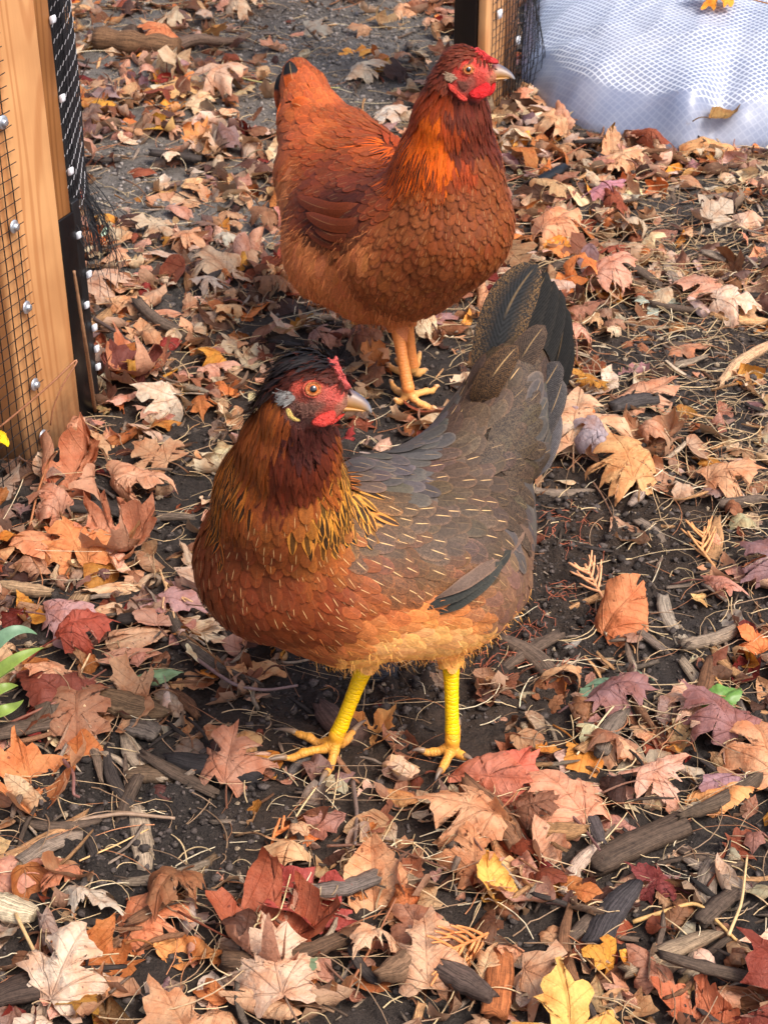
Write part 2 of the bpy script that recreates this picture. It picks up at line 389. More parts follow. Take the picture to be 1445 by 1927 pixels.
for r_ in rho:
    q = cen+(ring-cen)*r_; e = 1-r_; edge_n = fbm2(tt*9, tt*0+2, 3)
    hgt = .004+.035*(1-np.exp(-e/.03))+.075*(1-np.exp(-e/.16))+.05*e
    fold = .011*fbm2(q[:, 0]*4.5+q[:, 1]*2, q[:, 1]*6, 4)*np.clip(e*18, 0, 1)+.007*np.abs(fbm2(q[:, 0]*13+q[:, 1]*5, q[:, 1]*9, 3))*np.clip(e*30, 0, 1)
    rid = 1-np.abs(fbm2(q[:, 0]*5+q[:, 1]*3.1+4, q[:, 1]*7-q[:, 0]*2, 3))*3; rid2 = 1-np.abs(fbm2(q[:, 0]*11-q[:, 1]*6+9, q[:, 1]*9, 2))*3
    fold = fold+(.004*np.clip(rid, 0, 1)**4+.003*np.clip(rid2, 0, 1)**3)*np.clip(e*14, 0, 1); ru = .004*edge_n*np.exp(-e/.03)
    # deep crease running from the front edge
    cr = -.028*np.exp(-((q[:, 0]-.50-(q[:, 1]-2.5)*.35)/.022)**2)*np.exp(-e/.12)+.03*np.exp(-((q[:, 0]-.445-(q[:, 1]-2.5)*.2)/.04)**2)*np.exp(-e/.10)
    cr = cr*np.clip(e*30, 0, 1); fold = np.maximum(fold, -.5*hgt)
    V.append(np.c_[q, hgt+fold+ru+cr-.010*(e < .001)])
V = np.concatenate(V); n = nt_
F = [np.array([(i*n+k, i*n+(k+1) % n, (i+1)*n+(k+1) % n, (i+1)*n+k) for i in range(nr_-1) for k in range(n)])]
uvp = V[:, :2].copy(); ang = .55; uvr = np.c_[uvp[:, 0]*math.cos(ang)+uvp[:, 1]*math.sin(ang), -uvp[:, 0]*math.sin(ang)+uvp[:, 1]*math.cos(ang)]
uvr = uvr+.012*np.c_[fbm2(uvp[:, 0]*6, uvp[:, 1]*6, 3), fbm2(uvp[:, 0]*6+7, uvp[:, 1]*6+3, 3)]+V[:, 2:3]*.35
eb = np.repeat(1-rho, n); band = .12+.88*np.clip((eb-.05)/.003, 0, 1)
sh = mesh('plastic_sheet', V, F, M['sheet'], None, {'Col': np.c_[np.ones((len(V), 3)), band]}, uvr/.0088)
tag(sh, 'crumpled white grid-reinforced plastic sheet heaped on the leaves beside the far post', 'plastic sheet')
def sheet_h(x, y):
    return None
SHB = BVHTree.FromPolygons([Vector(v) for v in V.tolist()], F[0].tolist())

# ------------------------------------------------------------------ hens
def px(r, d): return r*d/FPX
def sdf_prims(p, prims):
    """smooth union of tapered capsules; returns distance"""
    D = None
    for (a, b, ra, rb, k) in prims:
        ab = b-a; t_ = np.clip(((p-a)@ab)/max(ab@ab, 1e-12), 0, 1)
        d = np.linalg.norm(p-a-t_[:, None]*ab, axis=1)-(ra+t_*(rb-ra))
        if D is None: D = d
        else:
            h = np.clip(.5+.5*(D-d)/k, 0, 1); D = D*(1-h)+d*h-k*h*(1-h)
    return D
_ico = None
def skin_mesh(prims, voxel, iters=7):
    """one continuous surface over all the capsules"""
    import bmesh
    global _ico
    if _ico is None:
        bm = bmesh.new(); bmesh.ops.create_icosphere(bm, subdivisions=2, radius=1)
        _ico = (np.array([v.co[:] for v in bm.verts]), np.array([[v.index for v in f.verts] for f in bm.faces])); bm.free()
    b = MB()
    for (a, c, ra, rb, k) in prims:
        n = max(2, int(np.linalg.norm(c-a)/max(.0012, min(ra, rb)*.4))+1)
        for t_ in np.linspace(0, 1, n): b.add(_ico[0]*(ra+(rb-ra)*t_)*1.02+a+(c-a)*t_, [_ico[1]])
    o = b.build('tmp', None); md = o.modifiers.new('r', 'REMESH'); md.mode = 'VOXEL'; md.voxel_size = voxel
    dg = bpy.context.evaluated_depsgraph_get(); me = bpy.data.meshes.new_from_object(o.evaluated_get(dg))
    n = len(me.vertices); V = np.zeros(n*3); me.vertices.foreach_get('co', V); V = V.reshape(-1, 3)
    F = np.array([list(p.vertices) for p in me.polygons if len(p.vertices) == 4]); bpy.data.objects.remove(o); bpy.data.meshes.remove(me)
    e = 4e-4
    for it in range(iters):
        d0 = sdf_prims(V, prims)
        g = np.stack([sdf_prims(V+np.eye(3)[i]*e, prims)-d0 for i in range(3)], -1)/e
        V = V-(d0[:, None]*unit(g))*.8
    return V, F

def feather_mat(name, rough=.5, spec=.28):
    t = NT(name); c1, shaft = vcol(t, 'Col'); c2, stripe = vcol(t, 'Col2'); fx = t.attr('Fx').outputs['Color']
    s3 = t.n('SeparateXYZ'); t.L(t.attr('Fx').outputs['Vector'], s3.inputs[0]); verm, edge, rnd = s3.outputs
    xy = sep(t, t.coord('UV')); u = t.math('ABSOLUTE', t.math('SUBTRACT', t.math('MULTIPLY', xy[0], 2), 1)); v = xy[1]
    p = geo_pos(t)
    barb = t.math('SINE', t.math('ADD', t.math('ADD', t.math('MULTIPLY', v, 150), t.math('MULTIPLY', u, -38)), t.math('MULTIPLY', rnd, 40)))
    bn = t.noise(p, 420, 3, .6); b01 = t.math('ADD', t.math('MULTIPLY', t.sm(barb, -1, 1), .35), t.math('MULTIPLY', bn, .9))
    # peppering
    vn = t.n('TexNoise'); t.L(p, vn.inputs['Vector']); vn.inputs['Scale'].default_value = 620; vn.inputs['Detail'].default_value = 2; vn.inputs['Distortion'].default_value = 1.5
    vm = t.math('MULTIPLY', t.sm(vn.outputs['Fac'], .46, .56), verm)
    col = t.mix(vm, c1, c2)
    # dark centre stripe widening to the tip
    wd = t.math('ADD', .28, t.math('MULTIPLY', t.math('POWER', v, 1.2), .42))
    st = t.math('MULTIPLY', t.math('MULTIPLY', t.sm(t.math('SUBTRACT', wd, u), -.03, .05), t.sm(v, .12, .38)), stripe)
    col = t.mix(st, col, c2)
    # rim: paler or darker border
    rim = t.math('MAXIMUM', t.sm(u, .62, .98), t.sm(v, .86, 1.0))
    e1 = t.math('MULTIPLY', rim, t.math('MAXIMUM', edge, 0.0)); e2 = t.math('MULTIPLY', rim, t.math('MAXIMUM', t.math('MULTIPLY', edge, -1.0), 0.0))
    col = t.mix(e2, col, t.mix(1.0, col, (.35, .28, .25, 1), 'MULTIPLY'))
    col = t.mix(e1, col, t.mix(1.0, col, (1.9, 1.7, 1.5, 1), 'MULTIPLY'))
    inner = t.sm(v, .15, .7, .42, 1.0)
    col = t.mix(1.0, col, t.mix(t.sm(b01, .2, .95), (.62, .62, .62, 1), (1.3, 1.3, 1.3, 1)), 'MULTIPLY')
    sh = t.math('MULTIPLY', t.math('MULTIPLY', t.sm(u, .02, .07, 1, 0), t.math('MULTIPLY', t.sm(v, .55, .7), t.sm(v, .9, .99, 1, 0))), shaft)
    col = t.mix(sh, col, (*lin(235, 190, 130), 1))
    t.L(col, t.b.inputs['Base Color'])
    h = t.math('ADD', b01, t.math('MULTIPLY', t.sm(u, 0, .15, 1, 0), .5)); t.bump(h, .35, .0006)
    return t.set(Roughness=rough, Specular_IOR_Level=spec)
M['feather'] = feather_mat('feathers', .58)
M['flight'] = feather_mat('flight_feathers', .5, .12)
M['fluff'] = m_vc('fluff', .8, 300, .25, 0, spec=.15)

# feather styles: colour, second colour, length cm, width cm, shaft, stripe, peppering, rim, hue jitter
BL = lin(18, 15, 14)
ST = dict(
 crest=(lin(20, 20, 23), BL, 1.7, .32, 0, 0, 0, .1, .3, 3.2), cap=(lin(74, 30, 20), lin(30, 14, 12), .8, .3, 0, .2, 0, .1, .25),
 hbrown=(lin(158, 78, 30), BL, 2.6, .5, .15, .35, 0, 0, .3), hblk=(lin(196, 112, 40), BL, 2.6, .66, .1, 1, 0, 0, .25, 1, .7),
 hdark=(lin(104, 40, 20), lin(50, 20, 14), 2.0, .5, .1, .3, 0, 0, .25), throat=(lin(78, 34, 28), lin(40, 20, 18), 1.2, .45, .2, .2, .2, 0, .25),
 hyel=(lin(222, 150, 60), BL, 2.8, .8, .1, 1, 0, .0, .12, .7, .5), breast=(lin(116, 52, 24), lin(80, 32, 14), 2.4, 1.15, .85, 0, .1, .12, .16),
 breasty=(lin(150, 76, 34), lin(70, 36, 18), 2.4, 1.0, .9, .2, .25, .12, .2),
 back=(lin(84, 67, 54), lin(56, 42, 32), 2.9, 1.75, .8, 0, .65, .75, .3), backbr=(lin(104, 67, 42), lin(70, 46, 32), 2.6, 1.45, .85, 0, .65, .6, .28),
 slate=(lin(80, 76, 74), lin(66, 60, 57), 3.2, 1.8, .3, 0, .4, .7, .26), rear=(lin(124, 92, 74), lin(84, 64, 56), 3.0, 1.5, .3, 0, .4, .35, .14),
 thigh=(lin(255, 186, 96), lin(205, 118, 64), 1.1, .8, .1, 0, .1, .3, .1),  # pale gold: warm glow from low down painted into the feathers
 bellymid=(lin(206, 122, 64), lin(150, 84, 46), 2.5, 1.25, .3, 0, .2, .3, .14),  # step from the brown flank into the painted belly glow
 belly=(lin(255, 194, 120), lin(232, 150, 84), 2.6, 1.35, .25, 0, .15, .3, .1), bellydk=(lin(176, 96, 52), lin(110, 60, 36), 2.6, 1.3, .5, 0, .3, .25, .14),  # belly is lightened to gold, the warm low glow put into its colour
 tuft=(lin(128, 122, 118), lin(80, 76, 76), .7, .16, 0, 0, .3, .2, .1), tcov=(lin(82, 65, 49), lin(48, 37, 30), 3.0, 1.5, .22, 0, 1, .3, .12),
 cap2=(lin(104, 40, 18), lin(50, 20, 12), .85, .3, .25, .2, 0, .2, .25), hk2=(lin(150, 56, 16), lin(70, 24, 10), 2.0, .45, .25, .2, 0, .1, .25),
 hor=(lin(232, 104, 18), lin(150, 50, 10), 2.9, .55, .1, .2, 0, .1, .18), horst=(lin(228, 98, 16), lin(26, 22, 20), 3.0, .55, .05, 1, 0, 0, .2),
 hkd=(lin(92, 32, 14), lin(52, 18, 10), 2.0, .5, .2, .2, 0, .15, .25), br2=(lin(126, 62, 24), lin(92, 40, 16), 1.75, 1.05, .4, 0, .15, -.5, .16),
 br2l=(lin(138, 74, 38), lin(110, 56, 26), 2.1, 1.2, .3, 0, .1, -.55, .16), wing2=(lin(112, 50, 24), lin(70, 28, 14), 2.4, 1.3, .25, 0, .15, .6, .18),
 wing2d=(lin(68, 27, 14), lin(48, 20, 11), 2.6, 1.2, .2, 0, .15, .5, .2), sad2=(lin(134, 62, 25), lin(80, 34, 16), 2.3, 1.0, .3, 0, .2, .6, .22),
 sad2l=(lin(172, 84, 40), lin(104, 46, 20), 2.4, 1.3, .25, 0, .2, .6, .2), flu2=(lin(196, 120, 72), lin(140, 66, 30), 3.0, 1.3, 0, 0, .1, .15, .1),
)
ROWS = np.array([0, .12, .28, .46, .63, .78, .90, .97, 1.0]); 
def wprof(v, lance):    # width along a feather; lance 1 = pointed hackle, 0 = round
    rnd = np.minimum(1, (v/.45)**.6)*np.sqrt(np.clip(1-np.clip((v-.5)/.5, 0, 1)**2.6, 0, 1))
    lan = np.minimum(1, (v/.3)**.6)*np.clip(1-np.clip((v-.35)/.65, 0, 1)**1.6, 0, 1)**.8
    return rnd*(1-lance)+lan*lance
CU = np.array([-1, -.5, 0, .5, 1.])
def feathers_on(bvh, roots, nrms, dirs, sty, rg, blend, lift=1.0):
    """shingled feathers following the body surface; returns V,F,UV,Col,Col2,Fx"""
    n = len(roots); R_, C_ = len(ROWS), len(CU); V = np.zeros((n, R_, C_, 3)); c1 = np.zeros((n, 4)); c2 = np.zeros((n, 4)); fx = np.zeros((n, 4))
    for i in range(n):
        s = ST[sty[i]]; L = s[2]*.01*rg.uniform(.85, 1.2); w = s[3]*.005*rg.uniform(.85, 1.15); lance = s[10] if len(s) > 10 else 1.0 if s[3] < .7 else 0.15
        d = dirs[i]+rg.randn(3)*.09; p = roots[i].copy(); nn = nrms[i]; prev = 0; d = unit(d-nn*(d@nn)); pts = []; ns = []; ts = []
        lf = (.0006+.0010*rg.rand())*lift; tip = (.0013+.0014*rg.rand())*lift*(s[9] if len(s) > 9 else 1)
        for v in ROWS:
            if v > prev:
                p = p+d*L*(v-prev); h = bvh.find_nearest(Vector(p))
                if h[0] is not None:
                    q = np.array(h[0]); nn_ = unit(q-p) if False else np.array(h[1]); 
                    p = q; nn = unit(nn*.55+nn_*.45); d = unit(d-nn*(d@nn))
            pts.append(p+nn*(lf+tip*v)); ns.append(nn); ts.append(d); prev = v
        pts = np.array(pts); ns = np.array(ns); ts = np.array(ts); sd_ = unit(np.cross(ts, ns)); ww = w*wprof(ROWS, lance); ww[-1] = w*.05
        camber = .09 if s[3] > .7 else .08
        V[i] = pts[:, None]+sd_[:, None]*(ww[:, None]*CU)[..., None]-ns[:, None]*(ww[:, None]*(CU**2)*camber)[..., None]
        j = 1+s[8]*rg.randn()*.55; hue = 1+rg.randn(3)*np.array([.02, .05, .07])
        bw = .15 if s[3] < .75 else .7 if sty[i] in ('belly', 'bellymid', 'bellydk', 'rear', 'backbr') else .3 if sty[i] in ('breast', 'back', 'slate') else .5; c1[i, :3] = (s[0]*(1-bw)+blend[i]*bw)*max(.35, j)*hue; c2[i, :3] = s[1]; c1[i, 3] = s[4]*(1 if rg.rand() < .5 else .1); c2[i, 3] = s[5]*rg.uniform(.75, 1)
        fx[i, :3] = s[6], s[7]*rg.uniform(.4, 1.3), rg.rand()
    V = V.reshape(-1, 3); K = R_*C_; uv = np.array([((c+1)/2, r_) for r_ in ROWS for c in CU]); uv = np.tile(uv, (n, 1))
    f = np.array([(r_*C_+c, r_*C_+c+1, (r_+1)*C_+c+1, (r_+1)*C_+c) for r_ in range(R_-1) for c in range(C_-1)])
    F = (np.arange(n)[:, None, None]*K+f[None]).reshape(-1, 4)
    rep = lambda a: np.repeat(a, K, 0)
    return V, F, uv, rep(c1), rep(c2), rep(fx)
def poisson(P_, r, rg):
    cell = {}; keep = []; order = rg.permutation(len(P_)); rm = float(r.max())
    for i in order:
        p = P_[i]; ri = r[i]; k = (int(p[0]//rm), int(p[1]//rm), int(p[2]//rm)); ok = True
        for a in (-1, 0, 1):
            for b in (-1, 0, 1):
                for c in (-1, 0, 1):
                    for j in cell.get((k[0]+a, k[1]+b, k[2]+c), ()):
                        q = P_[j]-p
                        if q@q < ri*ri: ok = False; break
                    if not ok: break
                if not ok: break
            if not ok: break
        if ok: cell.setdefault(k, []).append(i); keep.append(i)
    return np.array(keep)
def bigfeather(name, pts, w, c1, c2, mat, parent, shaft=.4, *a_, **k_):
    root = k_.pop('root', .25); return _bigfeather(root, name, pts, w, c1, c2, mat, parent, shaft, *a_, **k_)
def _bigfeather(root, name, pts, w, c1, c2, mat, parent, shaft=.4, stripe=0, verm=0, edge=.3, side=None, rg=None, tipc=None, blunt=.1, camber=.18):
    """one long quill feather through 3 px/depth points; w half width px"""
    p0, p1, p2 = [P(*q) for q in pts]; R_ = 22; vs = np.linspace(0, 1, R_)
    c = p1*2-(p0+p2)/2; L = ((1-vs)**2)[:, None]*p0+(2*vs*(1-vs))[:, None]*c+(vs**2)[:, None]*p2
    ts = unit(np.gradient(L, axis=0)); view = unit(CAMP-p1); nrm = unit(view+(0 if side is None else np.asarray(side)))
    sd_ = unit(np.cross(ts, nrm)); ns = unit(np.cross(sd_, ts)); d = pts[1][2]
    pr_ = np.minimum(1, (vs/.35)**.9+root)*np.sqrt(np.clip(1-np.clip((vs-(1-blunt*3))/(blunt*3), 0, 1)**2.2, 0, 1)); pr_[-1] = .02
    ww = px(w, d)*pr_; cu = np.linspace(-1, 1, 9)
    wob = .04*fbm2(vs*6+p0[0]*100, vs*0+3, 3)
    V = L[:, None]+sd_[:, None]*((ww*(1+wob))[:, None]*cu)[..., None]-ns[:, None]*(ww[:, None]*np.abs(cu)**1.6*camber)[..., None]
    n = R_*9; uv = np.array([((a+1)/2, v) for v in vs for a in cu])
    F = np.array([(r_*9+k, r_*9+k+1, (r_+1)*9+k+1, (r_+1)*9+k) for r_ in range(R_-1) for k in range(8)])
    C1 = np.tile([*c1, shaft], (n, 1)); C2 = np.tile([*c2, stripe], (n, 1))
    FX = np.tile([verm, edge, .37, 1], (n, 1)).astype(float)
    if tipc is not None:
        m = uv[:, 1] > tipc[1]; C1[m, :3] = tipc[0]; C2[m, :3] = tipc[0]
    if verm < 0:      # peppered only near the two margins
        FX[:, 0] = np.clip((np.abs(uv[:, 0]*2-1)-.38)*3.2, 0, 1)
    return mesh(name, V.reshape(-1, 3), [F], mat, parent, {'Col': C1, 'Col2': C2, 'Fx': FX}, uv)

def inflate(name, outline, d0, thick, mat, parent, col, rings=7, power=.5, bumpy=0.0, col2=None, both=True, smo=2):
    """closed cushion from a px outline: real thickness (m) on both sides of depth d0"""
    o = np.array(outline, float); k = 0
    for _ in range(smo):      # Chaikin
        nx_ = np.roll(o, -1, 0); o = np.stack([o*.75+nx_*.25, o*.25+nx_*.75], 1).reshape(-1, 2)
    c = o.mean(0); m = len(o); V = []; C = []
    rr = np.linspace(0, 1, rings+1)[:0:-1]
    def ringz(r): return (1-r**2.2)**power
    for sgn in (1, -1):
        for r in (rr if sgn > 0 else rr[1:]):
            for q in o:
                z = ringz(r)*thick*sgn; z += bumpy*thick*(n2(np.array([q[0]*.35*r]), np.array([q[1]*.35*r]))[0]-.5)*(r < .99)
                V.append(P(*(c+(q-c)*r), d0)-unit(P(*c, d0)-CAMP)*z); C.append(r)
    V.append(P(*c, d0)-unit(P(*c, d0)-CAMP)*thick); V.append(P(*c, d0)+unit(P(*c, d0)-CAMP)*thick); C += [0, 0]
    F = []
    for i in range(rings-1): F += [(i*m+k, i*m+(k+1) % m, (i+1)*m+(k+1) % m, (i+1)*m+k) for k in range(m)]
    off = rings*m; T = [(off-m+k, off-m+(k+1) % m, len(V)-2) for k in range(m)]
    st = [0]+[rings+i for i in range(rings-1)]
    for a, b in zip(st[:-1], st[1:]): F += [(b*m+k, b*m+(k+1) % m, a*m+(k+1) % m, a*m+k) for k in range(m)]
    T += [((st[-1])*m+(k+1) % m, st[-1]*m+k, len(V)-1) for k in range(m)]
    C = np.array(C)[:, None]; cc = col*(1-C**3)+(col if col2 is None else col2)*C**3
    return mesh(name, V, [np.array(F), np.array(T)], mat, parent, {'Col': np.c_[cc, np.ones(len(cc))]})
def loft(name, secs, d0, mat, parent, cols, n=14, yaw=0.0):
    """secs: (u_top, v_top, u_bot, v_bot, half width m)"""
    V = []; C = []
    view = unit(P(secs[0][0], secs[0][1], d0)-CAMP)
    for s, c in zip(secs, cols):
        a, b = P(s[0], s[1], d0+yaw*(s[0]-secs[0][0])), P(s[2], s[3], d0+yaw*(s[2]-secs[0][0])); m = (a+b)/2; h = (a-b)/2
        for k in range(n):
            q = 2*math.pi*k/n; V.append(m+h*math.cos(q)+view*s[4]*math.sin(q)); tt_ = (1+math.cos(q))/2
            C.append(np.array(c[1])*(1-tt_)+np.array(c[0])*tt_)
    S_ = len(secs); V += [P((secs[0][0]+secs[0][2])/2, (secs[0][1]+secs[0][3])/2, d0), (np.array(V[-n:]).mean(0))]; C += [C[0], C[-1]]
    F = [(i*n+k, i*n+(k+1) % n, (i+1)*n+(k+1) % n, (i+1)*n+k) for i in range(S_-1) for k in range(n)]
    T = [(S_*n, (k+1) % n, k) for k in range(n)]+[(S_*n+1, (S_-1)*n+k, (S_-1)*n+(k+1) % n) for k in range(n)]
    return mesh(name, V, [np.array(F), np.array(T)], mat, parent, {'Col': np.c_[np.array(C), np.ones(len(C))]})

t = NT('skin'); c, _ = vcol(t); p = geo_pos(t); n1 = t.noise(p, 900, 3, .6); n2_ = t.noise(p, 260, 3, .6)
mv = t.n('VectorMath', operation='SCALE'); t.L(c, mv.inputs[0]); t.L(t.sm(t.math('ADD', t.math('MULTIPLY', n1, .5), t.math('MULTIPLY', n2_, .5)), .3, .7, .68, 1.25), mv.inputs['Scale'])
t.L(mv.outputs[0], t.b.inputs['Base Color']); t.bump(t.math('ADD', n1, n2_), 1.0, .0022)
M['skin'] = t.set(Roughness=.5, Specular_IOR_Level=.4, Subsurface_Weight=.25, Subsurface_Radius=(.004, .0015, .001), Subsurface_Scale=1.0)
t = NT('leg_scales'); c, along = vcol(t); p = geo_pos(t)
sc = t.math('FRACT', t.math('ADD', along, t.math('MULTIPLY', t.noise(p, 130, 2), 2.2))); sc = t.math('MULTIPLY', t.sm(sc, 0, .25), t.sm(sc, .8, 1, 1, .2)); nn_ = t.noise(p, 500, 3)
col = t.mix(t.sm(sc, 0, 1, .09, 0), c, (*lin(150, 92, 40), 1)); col = t.mix(t.sm(nn_, .55, .75, 0, .3), col, (*lin(235, 180, 110), 1))
t.L(col, t.b.inputs['Base Color']); t.bump(t.math('ADD', sc, nn_), .6, .0007); M['leg'] = t.set(Roughness=.42, Specular_IOR_Level=.4)
t = NT('beak_horn'); c, _ = vcol(t); t.L(c, t.b.inputs['Base Color']); t.bump(t.noise(geo_pos(t), 400, 2), .1, .0005); M['beak'] = t.set(Roughness=.38, Specular_IOR_Level=.5)
t = NT('eye'); c, _ = vcol(t); t.L(c, t.b.inputs['Base Color']); M['eye'] = t.set(Roughness=.04, Specular_IOR_Level=.6, Coat_Weight=1.0)

def eyeball(center, axis, r, parent, iris):
    axis = unit(axis); a = unit(np.cross(axis, Zv)); b = np.cross(a, axis); V = []; C = []; nr, nk = 26, 32
    for i in range(nr+1):
        th = math.pi*i/nr
        for k in range(nk):
            q = 2*math.pi*k/nk; V.append(center+r*(axis*math.cos(th)+math.sin(th)*(a*math.cos(q)+b*math.sin(q)))); s_ = th/ (math.pi/2)
            C.append(lin(6, 5, 5) if s_ < .33 else iris*.85 if s_ < .45 else iris*1.1 if s_ < .62 else iris*.55 if s_ < .72 else lin(40, 18, 12))
    F = [(i*nk+k, (i+1)*nk+k, (i+1)*nk+(k+1) % nk, i*nk+(k+1) % nk) for i in range(nr) for k in range(nk)]
    return mesh('eye', V, [np.array(F)], M['eye'], parent, {'Col': np.c_[np.array(C), np.ones(len(C))]})
def torus_ring(name, center, axis, r, rt, mat, parent, col, squash=.85):
    axis = unit(axis); a = unit(np.cross(axis, Zv)); b = np.cross(a, axis); b_ = MB()
    k = np.linspace(0, 2*math.pi, 29); pts = [center+r*(a*math.cos(q)+b*math.sin(q)*squash) for q in k]
    b_.tube(pts, rt*(1+.25*np.sin(k*7)), 8, col=col, caps=False); return b_.build(name, mat, parent)

def make_hen(cfg):
    rg = np.random.RandomState(cfg['seed']); base = cfg['base']
    root = empty('hen', base); tag(root, cfg['label'], 'hen', None)
    prims = []; kinds = []
    for (a, b, k) in cfg['body']:
        prims.append((P(a[0], a[1], a[2]), P(b[0], b[1], b[2]), px(a[3], a[2]), px(b[3], b[2]), k)); kinds.append('body')
    nb = len(prims)
    for leg in cfg['legs']:
        for a, b in zip(leg['shank'][:-1], leg['shank'][1:]):
            prims.append((np.array(a[0]), np.array(b[0]), a[1], b[1], .0015)); kinds.append('leg')
        for toe in leg['toes']:
            for a, b in zip(toe[:-1], toe[1:]):
                prims.append((np.array(a[0]), np.array(b[0]), a[1], b[1], .0025)); kinds.append('toe')
    V, F = skin_mesh(prims, .0017)
    me_bvh = BVHTree.FromPolygons([Vector(q) for q in V.tolist()], F.tolist())
    bodyP = prims[:nb]
    # body-only surface for feathers
    db = sdf_prims(V, bodyP); dl = sdf_prims(V, prims[nb:])
    fc = F; cen = V[fc].mean(1); nr = np.cross(V[fc[:, 2]]-V[fc[:, 0]], V[fc[:, 3]]-V[fc[:, 1]]); area = np.linalg.norm(nr, axis=1)/2; nr = unit(nr)
    onbody = (sdf_prims(cen, bodyP) < .0015) & (sdf_prims(cen, prims[nb:]) > -.0005)
    # control points, and their mirror images on the far side
    cps = []
    sag_o, sag_n = cfg['sag_o'], unit(cfg['sag_n'])
    for (u, v, du, dv, s) in cfg['cps']:
        r = P(u, v, 1)-CAMP; h = me_bvh.ray_cast(Vector(CAMP), Vector(unit(r)))
        if h[0] is None:
            h = me_bvh.find_nearest(Vector(P(u, v, cfg['d'])))
        q = np.array(h[0]); n_ = np.array(h[1]); r2 = P(u+du*10, v+dv*10, 1)-CAMP; den = r2@n_
        if abs(den)/np.linalg.norm(r2) > .12: t_ = (q-CAMP)@n_/den; q2 = CAMP+r2*t_; dd = q2-q
        else: dd = P(u+du*10, v+dv*10, proj(q)[2])-q
        dd = unit(dd-n_*(dd@n_)); cps.append((q, dd, s, 0))
    for (q, dd, s, _) in list(cps):
        q2 = q-2*sag_n*((q-sag_o)@sag_n); d2 = dd-2*sag_n*(dd@sag_n); h = me_bvh.find_nearest(Vector(q2)); cps.append((np.array(h[0]), d2, s, 1))
    CQ = np.array([c[0] for c in cps]); CD = np.array([c[1] for c in cps]); CS = [c[2] for c in cps]; CM = np.array([c[3] for c in cps])
    def lookup(p, n_, soft=.010):
        away = ((p-CAMP)*n_).sum(1) > 0.0
        D2 = ((p[:, None]-CQ[None])**2).sum(-1)
        D2 = np.where((CM[None] == 1) & ~away[:, None], D2*9+1, D2); D2 = np.where((CM[None] == 0) & away[:, None], D2*2.2, D2)
        w = 1/(D2+soft**2*.25)**2.5; w /= w.sum(1, keepdims=True)
        return w
    # skin colours
    w = lookup(V, unit(V-V.mean(0)))
    cc = np.array([cfg['skins'].get(s, ST[s][0]*.6 if s in ST else lin(180, 70, 50)) for s in CS]); vc = w@cc
    if cfg.get('facecols'):
        fq = []
        for (u, v, c_) in cfg['facecols']:
            h = me_bvh.ray_cast(Vector(CAMP), Vector(unit(P(u, v, 1)-CAMP)))
            if h[0] is not None:
                q = np.array(h[0]); fq.append((q, c_)); q2 = q+unit(q-CAMP)*cfg['headw']; fq.append((q2, c_))
        fp = np.array([f[0] for f in fq]); fcol = np.array([f[1] for f in fq]); D2 = ((V[:, None]-fp[None])**2).sum(-1); dm = np.sqrt(D2.min(1))
        wf = 1/(D2+1e-6)**2; wf /= wf.sum(1, keepdims=True); m_ = np.clip((.011-dm)/.004, 0, 1)[:, None]; vc = vc*(1-m_)+(wf@fcol)*m_
    al = np.ones(len(V)); isleg = (dl < db-.0)  & (dl < .003)
    # scale rings along shank and toes
    lp = prims[nb:]; best = np.full(len(V), 9.); acc = 0
    for (a, b, ra, rb, k) in lp:
        ab = b-a; L_ = np.linalg.norm(ab); t_ = np.clip(((V-a)@ab)/(L_*L_), 0, 1); d_ = np.linalg.norm(V-a-t_[:, None]*ab, axis=1)-(ra+t_*(rb-ra))
        m_ = d_ < best; best[m_] = d_[m_]; al[m_] = (acc+t_[m_]*L_)/.0034; acc += L_
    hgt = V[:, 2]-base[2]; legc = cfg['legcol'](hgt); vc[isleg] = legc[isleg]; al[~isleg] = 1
    mi = isleg[F].all(1).astype(int)
    mesh('body', V, [F], [M['skin'], M['leg']], root, {'Col': np.c_[vc, al]}, matidx=mi)
    # feathers
    pa = area*onbody; pa /= pa.sum(); idx = rg.choice(len(F), 70000, p=pa)
    bc = rg.dirichlet([1, 1, 1, 1], len(idx)); pts = (V[F[idx]]*bc[..., None]).sum(1); nn = nr[idx]
    w = lookup(pts, nn); wp = w**1.7; wp /= wp.sum(1, keepdims=True); cum = wp.cumsum(1); pick = (cum > rg.rand(len(pts), 1)).argmax(1); sty = np.array(CS)[pick]
    dirs = (w[..., None]*CD[None]).sum(1); dirs = unit(dirs-nn*(dirs*nn).sum(1, keepdims=True))
    isst = np.array([s in ST for s in CS]); wb = lookup(pts, nn, .035)*isst; wb = wb/(wb.sum(1, keepdims=True)+1e-9); blend = wb@np.array([ST[s][0] if s in ST else np.zeros(3) for s in CS])
    ok = np.array([s in ST for s in sty])
    if cfg.get('bare'):
        pr_ = proj(pts); poly = np.array(cfg['bare']); ins = np.zeros(len(pts), bool)
        for i in range(len(poly)):
            x1, y1 = poly[i]; x2, y2 = poly[i-1]; c_ = ((y1 > pr_[1]) != (y2 > pr_[1])) & (pr_[0] < (x2-x1)*(pr_[1]-y1)/(y2-y1+1e-9)+x1); ins ^= c_
        ok &= ~ins
    pts, nn, sty, dirs, blend = pts[ok], nn[ok], sty[ok], dirs[ok], blend[ok]
    spac = np.array([min(ST[s][3]*.0062, ST[s][3]*.0034+ST[s][2]*.0009) for s in sty])
    keep = poisson(pts, spac, rg); pts, nn, sty, dirs, blend = pts[keep], nn[keep], sty[keep], dirs[keep], blend[keep]
